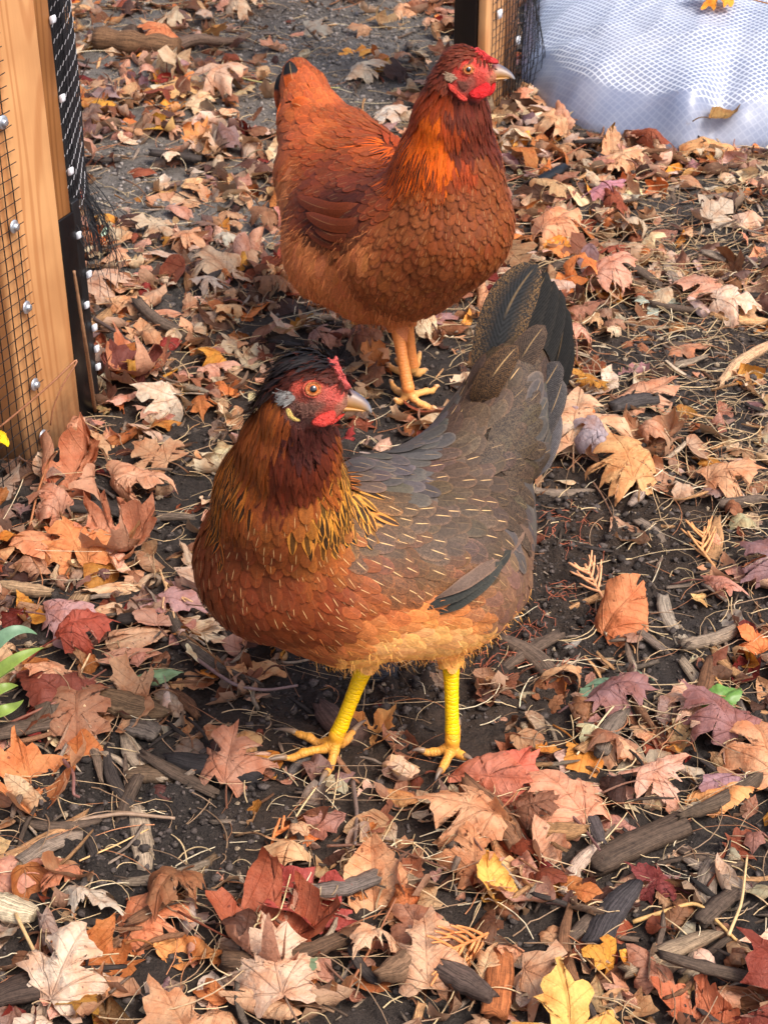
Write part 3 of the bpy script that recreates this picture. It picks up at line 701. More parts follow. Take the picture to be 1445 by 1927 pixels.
    for part, names in cfg['parts'].items():
        m = np.isin(sty, names)
        if not m.any(): continue
        r_ = feathers_on(me_bvh, pts[m], nn[m], dirs[m], sty[m], rg, blend[m])
        mesh(part, r_[0], [r_[1]], M['feather'], root, {'Col': r_[3], 'Col2': r_[4], 'Fx': r_[5]}, r_[2])
    # loose down
    for (part, names, dens, L0, L1, wd) in cfg['fluff']:
        w_ = np.isin(sty, names); src = np.where(w_)[0]
        if not len(src): continue
        k = rg.choice(src, dens); b = MB(); pp = pts[k]+rg.randn(dens, 3)*.004; V_ = []; C_ = []
        d_ = unit(dirs[k]+nn[k]*rg.uniform(.12, .5, (dens, 1))+rg.randn(dens, 3)*.28); L_ = rg.uniform(L0, L1, (dens, 1)); up = nn[k]; sdv = unit(np.cross(d_, up))
        g_ = -Zv[None]*L_*.12
        for f, ww in ((0, 1), (.4, .8), (.75, .5), (1, .05)):
            c_ = pp+up*.001+d_*L_*f+g_*f*f
            for sg in (-1, 1): V_.append(c_+sdv*sg*wd*ww*.5)
        Va = np.stack(V_, 1).reshape(-1, 3); fb = np.arange(dens)[:, None]*8
        Fq = np.concatenate([np.c_[fb+2*i, fb+2*i+1, fb+2*i+3, fb+2*i+2] for i in range(3)])
        cb = np.array([ST[s][0] for s in sty[k]])*rg.uniform(.65, 1.5, (dens, 1)); cb = np.repeat(cb, 8, 0)
        mesh(part, Va, [Fq], M['fluff'], root, {'Col': np.c_[cb, np.ones(len(cb))]})
    cfg['root'] = root; cfg['bvh'] = me_bvh
    for leg in cfg['legs']:
        for toe in leg['toes']:
            a, b = np.array(toe[-2][0]), np.array(toe[-1][0]); d_ = unit(b-a); b_ = MB(); L_ = leg.get('claw', .014)
            k = np.linspace(0, 1, 8); b_.tube([b-d_*.003+d_*L_*q-Zv*.006*q*q+Zv*.001 for q in k], .0025*(1-k)**.7+.0003, 8, col=np.array([np.r_[cfg['claw']*(1-q)+cfg['claw2']*q, 1] for q in k]))
            b_.build('claw', M['beak'], root)
    return root

def leg_at(foot_px, top_px, top_d, toes_px, r_sh, claw=.014, spur=None):
    """foot joint on the ground, shank up to a point inside the thigh, toes to ground pixels"""
    f = G(*foot_px, .018); f[2] = H1(f[0], f[1])+.021; t_ = P(*top_px, top_d)
    m = f*.5+t_*.5; sh = [(t_, r_sh*1.5), (t_*.8+f*.2, r_sh*1.12), (m, r_sh*.95), (f*.85+t_*.15, r_sh*.98), (f+Zv*.002, r_sh*1.08)]
    toes = []
    for (u, v) in toes_px:
        e = G(u, v, .006); e[2] = max(H1(e[0], e[1])+.008, .006); pts = []
        for k, q in enumerate((0, .22, .45, .62, .82, 1.0)):
            b = f+(e-f)*q; g = H1(b[0], b[1])+.0085; z = f[2]-.003+(g-f[2]+.003)*min(1, q*2.3)**.7+(.0035*math.sin(q*math.pi*2.2)*(q > .3))
            pts.append((np.array([b[0], b[1], max(z, g)]), r_sh*(.75, .62, .52, .56, .45, .34)[k]))
        toes.append(pts)
    return dict(shank=sh, toes=toes, claw=claw)

# ---- front hen (hen1)
c1 = dict(seed=11, base=np.array([.01, 1.125, 0]), d=1.38, label='dark brown-grey hen with black crest, golden striped neck and yellow legs',
 body=[((520, 1065, 1.352, 139), (660, 1082, 1.385, 144), .03), ((660, 1085, 1.385, 152), (815, 1055, 1.425, 160), .03), ((815, 1055, 1.425, 160), (890, 985, 1.455, 112), .03),
       ((700, 985, 1.42, 125), (850, 930, 1.455, 105), .03), ((850, 930, 1.455, 120), (930, 820, 1.465, 92), .02), ((930, 820, 1.465, 92), (960, 720, 1.46, 62), .02),
       ((960, 725, 1.46, 58), (978, 690, 1.46, 42), .02), ((900, 1060, 1.44, 92), (935, 1100, 1.45, 55), .02),
       ((520, 1040, 1.34, 134), (532, 930, 1.285, 112), .025), ((532, 930, 1.285, 112), (546, 840, 1.235, 81), .02), ((546, 840, 1.235, 81), (560, 775, 1.205, 62), .015),
       ((560, 775, 1.205, 60), (578, 722, 1.19, 48), .01), ((578, 722, 1.19, 50), (606, 738, 1.187, 46), .008), ((606, 738, 1.187, 40), (637, 755, 1.186, 16), .008),
       ((590, 770, 1.187, 33), (622, 776, 1.187, 13), .006),
       ((690, 1175, 1.42, 62), (690, 1228, 1.437, 21), .012), ((845, 1165, 1.44, 56), (848, 1226, 1.442, 19), .012)],
 legs=[leg_at((634, 1398), (694, 1235), 1.440, [(533, 1440), (552, 1392), (612, 1468), (668, 1382)], .0063, .022),
       leg_at((851, 1402), (848, 1230), 1.444, [(792, 1424), (826, 1464), (878, 1440), (862, 1368)], .0060, .012)],
 sag_o=P(815, 1055, 1.43), sag_n=np.array([.56, -.83, 0]), headw=.03,
 cps=[(575, 668, -.95, .1, 'crest'), (548, 686, -1, .4, 'crest'), (600, 678, -.95, .05, 'crest'), (528, 700, -1, .6, 'crest'), (505, 722, -.8, .8, 'hbrown'),
      (600, 703, -1, .25, 'cap'), (622, 712, -.9, .2, 'cap'), (570, 706, -1, .35, 'cap'), (548, 726, -.9, .6, 'cap'),
      (587, 735, 0, 1, 'face'), (570, 750, 0, 1, 'face'), (605, 752, 0, 1, 'face'), (625, 745, 0, 1, 'face'), (645, 752, 0, 1, 'face'), (585, 780, 0, 1, 'face'), (610, 778, 0, 1, 'face'), (565, 772, 0, 1, 'face'), (640, 770, 0, 1, 'face'), (600, 725, 0, 1, 'face'), (620, 728, 0, 1, 'face'), (567, 732, 0, 1, 'face'), (590, 795, 0, 1, 'face'),
      (500, 740, -.55, 1, 'hblk'), (515, 765, -.4, 1, 'hbrown'), (480, 775, -.5, 1, 'hblk'), (535, 790, -.25, 1, 'hbrown'), (555, 812, -.05, 1, 'throat'), (585, 815, .1, 1, 'throat'), (610, 812, .15, 1, 'throat'), (575, 845, .05, 1, 'throat'),
      (450, 840, -.35, 1, 'hblk'), (495, 835, -.3, 1, 'hbrown'), (530, 850, -.15, 1, 'hdark'), (560, 880, -.02, 1, 'hdark'), (605, 850, .25, 1, 'hdark'), (622, 860, .5, 1, 'hbrown'), (632, 880, .6, 1, 'hyel'), (650, 905, .62, 1, 'hyel'), (640, 940, .4, 1, 'hyel'), (665, 950, .55, 1, 'hyel'), (615, 905, .3, 1, 'hbrown'), (600, 940, .15, 1, 'hyel'), (585, 900, .1, 1, 'hdark'), (620, 980, .2, 1, 'hyel'), (590, 975, .05, 1, 'hyel'),
      (425, 910, -.3, 1, 'hblk'), (455, 900, -.28, 1, 'hblk'), (490, 900, -.2, 1, 'hbrown'), (410, 955, -.2, 1, 'hblk'), (440, 950, -.2, 1, 'hbrown'), (530, 920, -.05, 1, 'hdark'), (560, 940, 0, 1, 'breasty'),
      (500, 970, -.1, 1, 'breasty'), (400, 1020, -.05, 1, 'breast'), (450, 1010, -.12, 1, 'breast'), (540, 1010, 0, 1, 'breast'), (600, 1040, .25, 1, 'breasty'), (400, 1090, .12, 1, 'breast'), (460, 1100, .1, 1, 'breast'), (530, 1090, .2, 1, 'breast'), (600, 1110, .5, .9, 'breast'), (450, 1160, .4, .9, 'breast'), (530, 1170, .7, .6, 'breast'), (600, 1180, .9, .45, 'breast'), (660, 1120, .9, .6, 'breasty'), (560, 1215, .95, .35, 'bellydk'),
      (690, 860, 1, .02, 'slate'), (740, 850, 1, -.15, 'slate'), (790, 820, .9, -.5, 'slate'), (720, 900, 1, .12, 'slate'), (680, 1000, .9, .45, 'back'), (720, 960, 1, .12, 'back'), (800, 900, 1, -.1, 'back'), (800, 960, 1, .03, 'back'), (870, 900, 1, -.25, 'back'), (880, 960, 1, .1, 'back'), (720, 1040, .95, .4, 'backbr'), (790, 1030, 1, .3, 'back'), (860, 1020, 1, .25, 'back'), (930, 950, .8, .4, 'tcov'), (690, 1090, .95, .45, 'backbr'), (760, 1095, .95, .4, 'backbr'), (830, 1075, 1, .0, 'backbr'), (950, 1000, .5, .7, 'slate'),
      (860, 820, .55, -.8, 'back'), (900, 790, .6, -.75, 'back'), (930, 740, .5, -.9, 'back'), (960, 800, .7, -.6, 'tcov'), (930, 860, .8, -.4, 'tcov'), (1000, 790, .4, -.8, 'slate'), (1010, 850, .3, -.4, 'slate'), (980, 880, .6, .1, 'tcov'), (970, 715, .4, -1, 'tcov'), (930, 715, .3, -1, 'tcov'), (990, 930, .3, .8, 'slate'),
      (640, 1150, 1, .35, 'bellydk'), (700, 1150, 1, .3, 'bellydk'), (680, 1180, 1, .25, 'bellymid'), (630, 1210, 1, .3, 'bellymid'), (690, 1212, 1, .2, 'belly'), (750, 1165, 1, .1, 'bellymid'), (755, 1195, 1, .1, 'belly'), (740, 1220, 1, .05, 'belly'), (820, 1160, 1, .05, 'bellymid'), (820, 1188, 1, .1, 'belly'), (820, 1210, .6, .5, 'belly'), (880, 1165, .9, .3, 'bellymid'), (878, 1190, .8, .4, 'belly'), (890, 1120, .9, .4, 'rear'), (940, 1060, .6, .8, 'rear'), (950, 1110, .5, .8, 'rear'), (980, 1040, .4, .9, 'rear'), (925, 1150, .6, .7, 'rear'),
      (690, 1243, 0, 1, 'thigh'), (848, 1238, 0, 1, 'thigh'), (700, 1225, 0, 1, 'thigh'), (845, 1222, 0, 1, 'thigh')],
 bare=[(548, 722), (562, 712), (588, 706), (612, 712), (640, 722), (655, 735), (668, 765), (650, 782), (622, 803), (590, 806), (562, 796), (540, 786), (534, 768), (540, 745)],
 skins=dict(face=lin(206, 78, 62)),
 facecols=[(587, 714, lin(214, 92, 70)), (566, 735, lin(216, 88, 68)), (572, 755, lin(178, 84, 66)), (605, 745, lin(190, 92, 78)), (600, 765, lin(140, 88, 72)), (575, 775, lin(140, 86, 70)), (585, 762, lin(136, 84, 70)), (560, 765, lin(120, 80, 68)), (625, 745, lin(206, 92, 80)), (640, 745, lin(226, 96, 84)), (622, 770, lin(190, 84, 68)), (585, 790, lin(96, 60, 52)), (650, 755, lin(150, 104, 84)), (640, 768, lin(190, 120, 96)), (560, 790, lin(110, 66, 58)), (605, 785, lin(190, 70, 56))],
 legcol=lambda h: np.array([255, 178, 18])[None]/255*0+np.where((h > .032)[:, None], lin(255, 204, 6)[None], np.clip(h/.032, 0, 1)[:, None]*lin(250, 176, 30)[None]+(1-np.clip(h/.032, 0, 1))[:, None]*lin(206, 140, 88)[None]),  # yellow shanks, brightened by a warm low glow put into the colour
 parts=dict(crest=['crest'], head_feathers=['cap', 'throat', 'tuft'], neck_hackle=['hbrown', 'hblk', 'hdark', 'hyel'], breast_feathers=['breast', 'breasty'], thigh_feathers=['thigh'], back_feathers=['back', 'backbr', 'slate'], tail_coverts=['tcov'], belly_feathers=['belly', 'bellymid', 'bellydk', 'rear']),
 fluff=[('crest_down', ['crest'], 700, .008, .02, .0005), ('thigh_down', ['belly', 'bellymid', 'thigh', 'rear'], 4200, .004, .010, .0004), ('neck_down', ['throat', 'cap'], 1500, .003, .007, .0004)],
 claw=lin(150, 120, 90), claw2=lin(96, 92, 92))
hen1 = make_hen(c1)

def head_parts(root, d, sc, eye, axis, eye_r, comb, wattles, beak_u, beak_l, nostril, lobes, iris, combc, wattc, bu, bl_):
    view = unit(P(*eye, d)-CAMP)
    for sgn in (0, 1):       # both eyes
        e = P(*eye, d) if sgn == 0 else P(*eye, d)+view*sc
        ax = -view+axis if sgn == 0 else view+axis
        eyeball(e, ax, eye_r, root, iris)
        o = torus_ring('eyelid', e+unit(ax)*eye_r*.55, ax, eye_r*.98, eye_r*.22, M['skin'], root, np.r_[lin(196, 120, 70), 1])
        torus_ring('eyelid', e+unit(ax)*eye_r*.22, ax, eye_r*1.32, eye_r*.24, M['skin'], root, np.r_[lin(222, 96, 74), 1])
    dc = d+sc*.5/1.0
    for ol, th in comb: inflate('comb', ol, d+sc*.22, th, M['skin'], root, combc, bumpy=1.1, col2=combc*.8, smo=1)
    for ol, off, th in wattles: inflate('wattle', ol, d+off, th, M['skin'], root, wattc, bumpy=.3, col2=wattc*.8)
    for ol, off, th, c_ in lobes: inflate('ear_lobe', ol, d+off, th, M['skin'], root, c_, bumpy=.5, col2=c_*.9)
    loft('upper_beak', beak_u, dc, M['beak'], root, bu); loft('lower_beak', beak_l, dc, M['beak'], root, bl_)
    nn_ = P(*nostril, dc)-view*beak_u[1][4]*.93; b = MB(); r_ = unit(P(nostril[0]+10, nostril[1]+3, dc)-P(*nostril, dc))
    b.tube([nn_-r_*.0016, nn_-r_*.0006, nn_+r_*.0006, nn_+r_*.0016], [.0003, .0008, .0008, .0003], 8, col=np.r_[lin(40, 22, 20), 1]); b.build('nostril', M['beak'], root)

def Z1(x, y): return (370+x/3.6125, 620+y/3.6125)
def Z2(x, y): return (700+x/4.817, 70+y/4.817)
dh = 1.187; view1 = unit(P(587, 733, dh)-CAMP)
hh = c1['bvh'].ray_cast(Vector(CAMP), Vector(unit(P(*Z1(790, 405), 1)-CAMP)))
d_eye = float(proj(np.array(hh[0]))[2]); hw = 2*(dh-d_eye)
skinr, skinp = lin(232, 84, 78), lin(240, 112, 100)
beaku = [(*Z1(985, 400), *Z1(985, 520), .0052), (*Z1(1040, 402), *Z1(1000, 527), .0050), (*Z1(1090, 425), *Z1(1060, 535), .0042), (*Z1(1130, 455), *Z1(1110, 545), .0033), (*Z1(1162, 487), *Z1(1145, 553), .0023), (*Z1(1182, 520), *Z1(1172, 562), .0013), (*Z1(1192, 560), *Z1(1188, 570), .0004)]
slt, yel = lin(78, 84, 102), lin(186, 134, 66)
buc = [(lin(176, 96, 90), lin(188, 120, 80)), (lin(120, 100, 106), lin(196, 140, 78)), (slt, yel), (slt*.9, yel), (lin(84, 92, 112), lin(170, 128, 80)), (lin(104, 110, 126), lin(140, 126, 110)), (lin(130, 134, 140), lin(130, 128, 124))]
beakl = [(*Z1(960, 515), *Z1(955, 560), .0042), (*Z1(1010, 522), *Z1(1005, 560), .0036), (*Z1(1070, 532), *Z1(1065, 558), .0027), (*Z1(1130, 545), *Z1(1125, 560), .0014), (*Z1(1150, 551), *Z1(1148, 558), .0004)]
blc = [(yel, lin(206, 110, 84))]+[(yel*.9, lin(170, 122, 72))]*4
head_parts(hen1, d_eye+.0014, hw-.0028, Z1(790, 405), np.array([.10, 0, 0]), .0047,
  [([Z1(*q) for q in [(880, 205), (895, 185), (915, 205), (930, 200), (943, 174), (962, 190), (968, 235), (985, 255), (992, 290), (1012, 310), (1020, 345), (1045, 375), (1055, 400), (1010, 420), (975, 390), (950, 330), (925, 270), (895, 235)]], .0028)],
  [([Z1(*q) for q in [(770, 640), (800, 600), (860, 565), (930, 545), (952, 570), (940, 620), (900, 655), (850, 668), (800, 655)]], .0035, .0022), ([Z1(*q) for q in [(900, 640), (950, 590), (1005, 565), (1010, 580), (960, 625), (915, 655)]], .017, .0018)],
  beaku, beakl, Z1(1040, 440), [([Z1(*q) for q in [(600, 545), (625, 530), (645, 555), (665, 600), (705, 610), (700, 630), (660, 625), (620, 600)]], .0005, .0022, lin(232, 196, 110))],
  lin(196, 104, 40), lin(238, 104, 98), lin(226, 70, 58), buc, blc)
# grey ear tuft
def tuft(root, bvh, pts_px, c_, n=260, L=.007, nm='ear_tuft'):
    rg = np.random.RandomState(4); b = MB(); u0 = np.array(pts_px)
    for k in range(n):
        w_ = rg.dirichlet(np.ones(len(u0))); q = w_@u0; h = bvh.ray_cast(Vector(CAMP), Vector(unit(P(*q, 1)-CAMP)))
        if h[0] is None: continue
        p = np.array(h[0]); n_ = np.array(h[1]); d_ = P(q[0]-10, q[1]+rg.uniform(-4, 7), proj(p)[2])-p; d_ = unit(d_); s_ = unit(np.cross(d_, n_)); l_ = L*rg.uniform(.6, 1.1)
        V_ = [p+n_*.0008-s_*.0004, p+n_*.0008+s_*.0004, p+d_*l_*.6+n_*.0022+s_*.0003, p+d_*l_*.6+n_*.0022-s_*.0003, p+d_*l_+n_*.002]
        b.add(V_, [[(0, 1, 2, 3)], [(3, 2, 4)]], c_*rg.uniform(.6, 1.3))
    b.build(nm, M['fluff'], root)
tuft(hen1, c1['bvh'], [Z1(*q) for q in [(700, 470), (760, 500), (860, 520), (800, 560), (740, 620), (690, 560)]], lin(104, 70, 60), 240, .0028, 'cheek_bristles')
tuft(hen1, c1['bvh'], [Z1(*q) for q in [(580, 420), (650, 415), (690, 450), (660, 500), (590, 510)]], lin(140, 136, 132))
# tail of the front hen: each long feather on its own
tl = empty('tail', P(960, 700, 1.46)); tl.parent = hen1; tl.matrix_parent_inverse = hen1.matrix_world.inverted()
dk, dk2, st_ = lin(40, 39, 38), lin(58, 55, 55), lin(112, 86, 58)
for (pts, w, a, b, sh_, vm, ed) in [
    ([(985, 790, 1.50), (1048, 720, 1.49), (1063, 612, 1.475)], 20, dk*.8, dk, .1, 0, .2),
    ([(980, 790, 1.495), (1040, 700, 1.485), (1062, 575, 1.47)], 22, dk*.8, dk, .1, 0, .25),
    ([(970, 780, 1.487), (1020, 670, 1.478), (1054, 545, 1.465)], 24, dk, dk, .15, 0, .35),
    ([(960, 780, 1.480), (1000, 660, 1.470), (1042, 528, 1.457)], 27, dk, dk2, .2, 0, .35),
    ([(950, 770, 1.472), (975, 640, 1.462), (1030, 512, 1.450)], 32, dk, dk2, .3, 0, .3),
    ([(938, 770, 1.462), (942, 620, 1.448), (1012, 497, 1.440)], 47, lin(44, 44, 44), st_, .16, -1, .15),
    ([(975, 790, 1.455), (1015, 740, 1.446), (1052, 680, 1.440)], 26, dk2, lin(92, 86, 84), .3, .4, .5),
    ([(940, 770, 1.445), (975, 685, 1.432), (1025, 612, 1.428)], 27, lin(78, 64, 54), lin(44, 38, 36), .3, .7, .45),
    ([(905, 780, 1.435), (920, 720, 1.418), (975, 650, 1.418)], 27, lin(84, 62, 42), lin(46, 36, 30), .4, 1, .25),
    ([(985, 860, 1.46), (1030, 790, 1.447), (1058, 715, 1.446)], 20, dk2, lin(92, 86, 84), .3, .4, .5),
    ([(1000, 900, 1.47), (1030, 840, 1.462), (1045, 770, 1.46)], 20, lin(86, 82, 84), lin(62, 60, 60), .3, .4, .5)]:
    bigfeather('tail_feather', pts, w, a, b, M['flight'], tl, sh_, 0, vm, ed, blunt=.13, camber=.28)
wg = empty('wing', P(870, 1050, 1.36)); wg.parent = hen1; wg.matrix_parent_inverse = hen1.matrix_world.inverted()
def skind(c, u, v, off):     # depth just above the body skin at a pixel
    h = c['bvh'].ray_cast(Vector(CAMP), Vector(unit(P(u, v, 1)-CAMP)))
    return (float(proj(np.array(h[0]))[2]) if h[0] is not None else c['d'])-off
def onskin(c, pts, off): return [(u, v, skind(c, u, v, off+(.002*k))) for k, (u, v) in enumerate(pts)]
for (pts, w, a, b, sh_, vm, ed, off) in [
    ([(806, 1160), (880, 1116), (944, 1056)], 17, lin(50, 50, 46), lin(80, 80, 78), .2, 0, .45, .004),
    ([(790, 1150), (885, 1100), (962, 1034)], 15, lin(46, 46, 43), lin(80, 80, 78), .1, 0, .5, .005),
    ([(815, 1128), (905, 1076), (988, 1000)], 13, lin(104, 84, 72), lin(80, 66, 62), .2, .3, .5, .006),
    ]:
    pts = onskin(c1, pts, off); pts[0] = (*pts[0][:2], pts[0][2]+.004)
    bigfeather('flight_feather', pts, w, a, b, M['flight'], wg, sh_, 0, vm, ed, blunt=.12, root=.02)

# ---- rear hen (hen2)
c2 = dict(seed=23, base=np.array([.03, 1.75, 0]), d=1.9, label='rust-red hen with bright orange neck, red comb and black tail tip',
 body=[((838, 425, 1.872, 116), (762, 455, 1.915, 131), .03), ((762, 455, 1.915, 131), (664, 430, 1.965, 117), .03), ((664, 430, 1.965, 115), (618, 330, 1.995, 92), .03),
       ((700, 340, 1.955, 92), (655, 270, 2.0, 62), .03), ((618, 330, 1.995, 92), (592, 240, 2.025, 60), .02), ((592, 240, 2.025, 60), (572, 170, 2.04, 38), .02), ((572, 170, 2.04, 36), (560, 135, 2.045, 22), .015),
       ((640, 480, 1.955, 100), (690, 530, 1.955, 75), .02), ((740, 535, 1.93, 70), (745, 578, 1.938, 27), .02), ((640, 400, 1.935, 75), (700, 400, 1.905, 70), .01),
       ((838, 415, 1.868, 110), (842, 320, 1.835, 92), .03), ((842, 320, 1.835, 92), (849, 225, 1.795, 65), .02), ((849, 225, 1.795, 65), (858, 170, 1.775, 50), .015), ((858, 165, 1.772, 49), (868, 128, 1.762, 38), .01),
       ((868, 128, 1.762, 38), (890, 134, 1.76, 31), .006), ((888, 138, 1.76, 30), (922, 145, 1.76, 13), .006), ((878, 155, 1.76, 24), (912, 155, 1.76, 9), .005)],
 legs=[leg_at((768, 738), (742, 590), 1.945, [(744, 757), (818, 768), (822, 733), (735, 722)], .0066, .008),
       leg_at((776, 692), (764, 590), 1.965, [(800, 700), (745, 680), (730, 690), (790, 672)], .0066, .008)],
 sag_o=P(760, 460, 1.93), sag_n=np.array([-.72, -.69, 0]), headw=.026,
 cps=[(868, 98, -.95, .2, 'cap2'), (840, 115, -.9, .5, 'cap2'), (885, 103, -.95, .1, 'cap2'), (855, 125, -.7, .5, 'cap2'), (820, 145, -.7, .8, 'cap2'), (845, 150, -.4, 1, 'cap2'), (800, 180, -.5, 1, 'hk2'), (830, 185, -.25, 1, 'hk2'), (855, 200, 0, 1, 'hkd'), (880, 200, .1, 1, 'hkd'), (902, 215, .2, 1, 'hkd'), (780, 220, -.4, 1, 'hk2'), (815, 215, -.2, 1, 'hor'),
      (760, 255, -.5, 1, 'hk2'), (775, 265, -.4, 1, 'horst'), (800, 250, -.25, 1, 'hor'), (825, 255, -.12, 1, 'hor'), (850, 240, .02, 1, 'hk2'), (745, 285, -.6, .9, 'horst'), (765, 295, -.4, 1, 'horst'), (790, 290, -.25, 1, 'horst'), (815, 290, -.15, 1, 'horst'), (840, 285, -.05, 1, 'hor'), (860, 270, .05, 1, 'hkd'), (890, 250, .12, 1, 'hkd'), (920, 265, .2, 1, 'hkd'), (870, 310, 0, 1, 'hk2'),
      (884, 130, 0, 1, 'face'), (870, 138, 0, 1, 'face'), (895, 145, 0, 1, 'face'), (910, 140, 0, 1, 'face'), (925, 148, 0, 1, 'face'), (880, 158, 0, 1, 'face'), (900, 160, 0, 1, 'face'), (895, 122, 0, 1, 'face'), (872, 125, 0, 1, 'face'), (865, 160, 0, 1, 'face'), (885, 170, 0, 1, 'face'),
      (925, 310, .1, 1, 'br2'), (900, 290, .1, 1, 'br2'), (880, 350, 0, 1, 'br2'), (930, 370, .08, 1, 'br2'), (850, 360, -.1, 1, 'br2'), (935, 430, .02, 1, 'br2'), (890, 430, -.05, 1, 'br2'), (840, 430, -.2, 1, 'br2'), (790, 380, -.4, .9, 'br2l'), (780, 430, -.4, .9, 'br2l'), (900, 490, -.3, .9, 'br2'), (850, 500, -.4, .9, 'br2l'), (790, 500, -.5, .9, 'br2l'), (730, 430, -.5, .85, 'br2l'), (740, 480, -.5, .85, 'br2l'), (720, 540, -.4, 1, 'br2l'), (840, 550, -.6, .7, 'br2l'), (780, 560, -.5, .8, 'br2l'), (690, 500, -.4, 1, 'br2l'), (680, 470, -.3, 1, 'flu2'),
      (710, 330, -1, .35, 'wing2'), (660, 310, -1, .2, 'wing2'), (620, 330, -1, .3, 'wing2'), (590, 360, -.95, .5, 'wing2'), (690, 370, -1, .5, 'wing2d'), (650, 370, -1, .5, 'wing2d'), (610, 400, -.9, .7, 'wing2d'), (650, 420, -.9, .7, 'wing2d'), (690, 400, -.9, .6, 'wing2d'), (575, 400, -.8, .8, 'wing2'), (730, 370, -.8, .6, 'wing2'),
      (720, 290, -1, .0, 'sad2'), (700, 255, -1, -.1, 'sad2'), (660, 260, -1, -.1, 'sad2'), (690, 235, -1, -.35, 'sad2'), (640, 225, -.9, -.5, 'sad2'), (610, 200, -.6, -.9, 'sad2l'), (620, 250, -.9, -.2, 'sad2l'), (580, 220, -.6, -.6, 'sad2l'), (570, 260, -.8, .0, 'sad2l'), (550, 290, -.5, .7, 'sad2l'), (600, 290, -.9, .1, 'sad2'), (545, 220, -.4, .3, 'sad2l'), (570, 165, -.3, -1, 'sad2l'), (590, 150, -.4, -1, 'sad2'), (545, 180, -.1, -1, 'sad2l'), (545, 320, -.4, .9, 'flu2'),
      (550, 450, -.4, .9, 'flu2'), (590, 470, -.3, 1, 'flu2'), (620, 490, -.2, 1, 'flu2'), (600, 540, 0, 1, 'flu2'), (640, 550, .1, 1, 'flu2'), (650, 590, .3, .9, 'flu2'), (700, 590, 0, 1, 'flu2'), (745, 610, 0, 1, 'flu2')],
 bare=[(862, 118), (872, 110), (892, 112), (905, 118), (925, 125), (940, 150), (925, 168), (900, 182), (880, 188), (858, 178), (846, 162), (842, 145), (852, 132)],
 skins=dict(face=lin(214, 60, 50)),
 facecols=[(884, 118, lin(226, 72, 60)), (868, 130, lin(222, 68, 54)), (872, 145, lin(190, 66, 52)), (900, 140, lin(208, 78, 64)), (885, 152, lin(150, 76, 62)), (875, 160, lin(120, 66, 54)), (912, 132, lin(228, 84, 74)), (905, 150, lin(210, 66, 54)), (920, 138, lin(206, 96, 80)), (890, 168, lin(150, 62, 50)), (928, 145, lin(180, 110, 80))],
 legcol=lambda h: np.where((h > .02)[:, None], lin(226, 138, 70)[None], lin(232, 168, 96)[None]),
 parts=dict(head_feathers=['cap2'], neck_hackle=['hk2', 'hor', 'horst', 'hkd'], breast_feathers=['br2', 'br2l'], wing_feathers=['wing2', 'wing2d'], saddle_feathers=['sad2', 'sad2l'], belly_feathers=['flu2']),
 fluff=[('belly_down', ['flu2'], 6500, .005, .014, .0005), ('thigh_down', ['br2l'], 1200, .003, .009, .0004)],
 claw=lin(214, 160, 110), claw2=lin(190, 160, 130))
hen2 = make_hen(c2)
dh = 1.76
hh = c2['bvh'].ray_cast(Vector(CAMP), Vector(unit(P(*Z2(870, 293), 1)-CAMP))); d_eye = float(proj(np.array(hh[0]))[2]); hw = 2*(dh-d_eye)
beaku = [(*Z2(1085, 245), *Z2(1060, 372), .0052), (*Z2(1145, 240), *Z2(1100, 375), .0050), (*Z2(1190, 262), *Z2(1150, 368), .0042), (*Z2(1230, 290), *Z2(1200, 368), .0033), (*Z2(1262, 318), *Z2(1242, 370), .0023), (*Z2(1283, 350), *Z2(1270, 380), .0013), (*Z2(1297, 376), *Z2(1292, 384), .0004)]
beakl = [(*Z2(1050, 350), *Z2(1060, 400), .0042), (*Z2(1110, 365), *Z2(1110, 398), .0036), (*Z2(1170, 362), *Z2(1170, 388), .0027), (*Z2(1225, 362), *Z2(1222, 378), .0014), (*Z2(1245, 370), *Z2(1243, 376), .0004)]
head_parts(hen2, d_eye+.0014, hw-.0028, Z2(870, 293), np.array([.1, 0, 0]), .0047,
  [([Z2(*q) for q in [(880, 90), (905, 82), (925, 105), (940, 88), (965, 92), (985, 115), (1010, 118), (1030, 140), (1060, 165), (1100, 185), (1140, 205), (1150, 235), (1120, 250), (1060, 235), (1010, 235), (975, 205), (940, 180), (905, 150), (888, 120)]], .0032)],
  [([Z2(*q) for q in [(865, 510), (900, 480), (960, 440), (1040, 400), (1075, 430), (1085, 480), (1060, 530), (1010, 558), (950, 565), (895, 550)]], .0015, .0030), ([Z2(*q) for q in [(1040, 540), (1070, 480), (1080, 420), (1110, 390), (1125, 420), (1115, 480), (1080, 530)]], .020, .0028)],
  beaku, beakl, Z2(1120, 290), [([Z2(*q) for q in [(680, 420), (700, 415), (740, 440), (770, 480), (810, 520), (860, 545), (865, 580), (830, 588), (790, 570), (740, 510), (695, 475)]], -.0005, .0026, lin(214, 66, 52))],
  lin(206, 120, 60), lin(228, 62, 62), lin(222, 30, 34), buc, blc)
tuft(hen2, c2['bvh'], [Z2(*q) for q in [(760, 380), (830, 400), (900, 440), (860, 490), (800, 470)]], lin(96, 56, 46), 200, .0028, 'cheek_bristles')
tuft(hen2, c2['bvh'], [Z2(*q) for q in [(680, 330), (740, 325), (790, 370), (760, 400), (690, 385)]], lin(150, 126, 104), 160, .006)
tl = empty('tail', P(570, 170, 2.04)); tl.parent = hen2; tl.matrix_parent_inverse = hen2.matrix_world.inverted()
r1, r2, bk = lin(156, 70, 30), lin(110, 48, 22), lin(24, 24, 26)
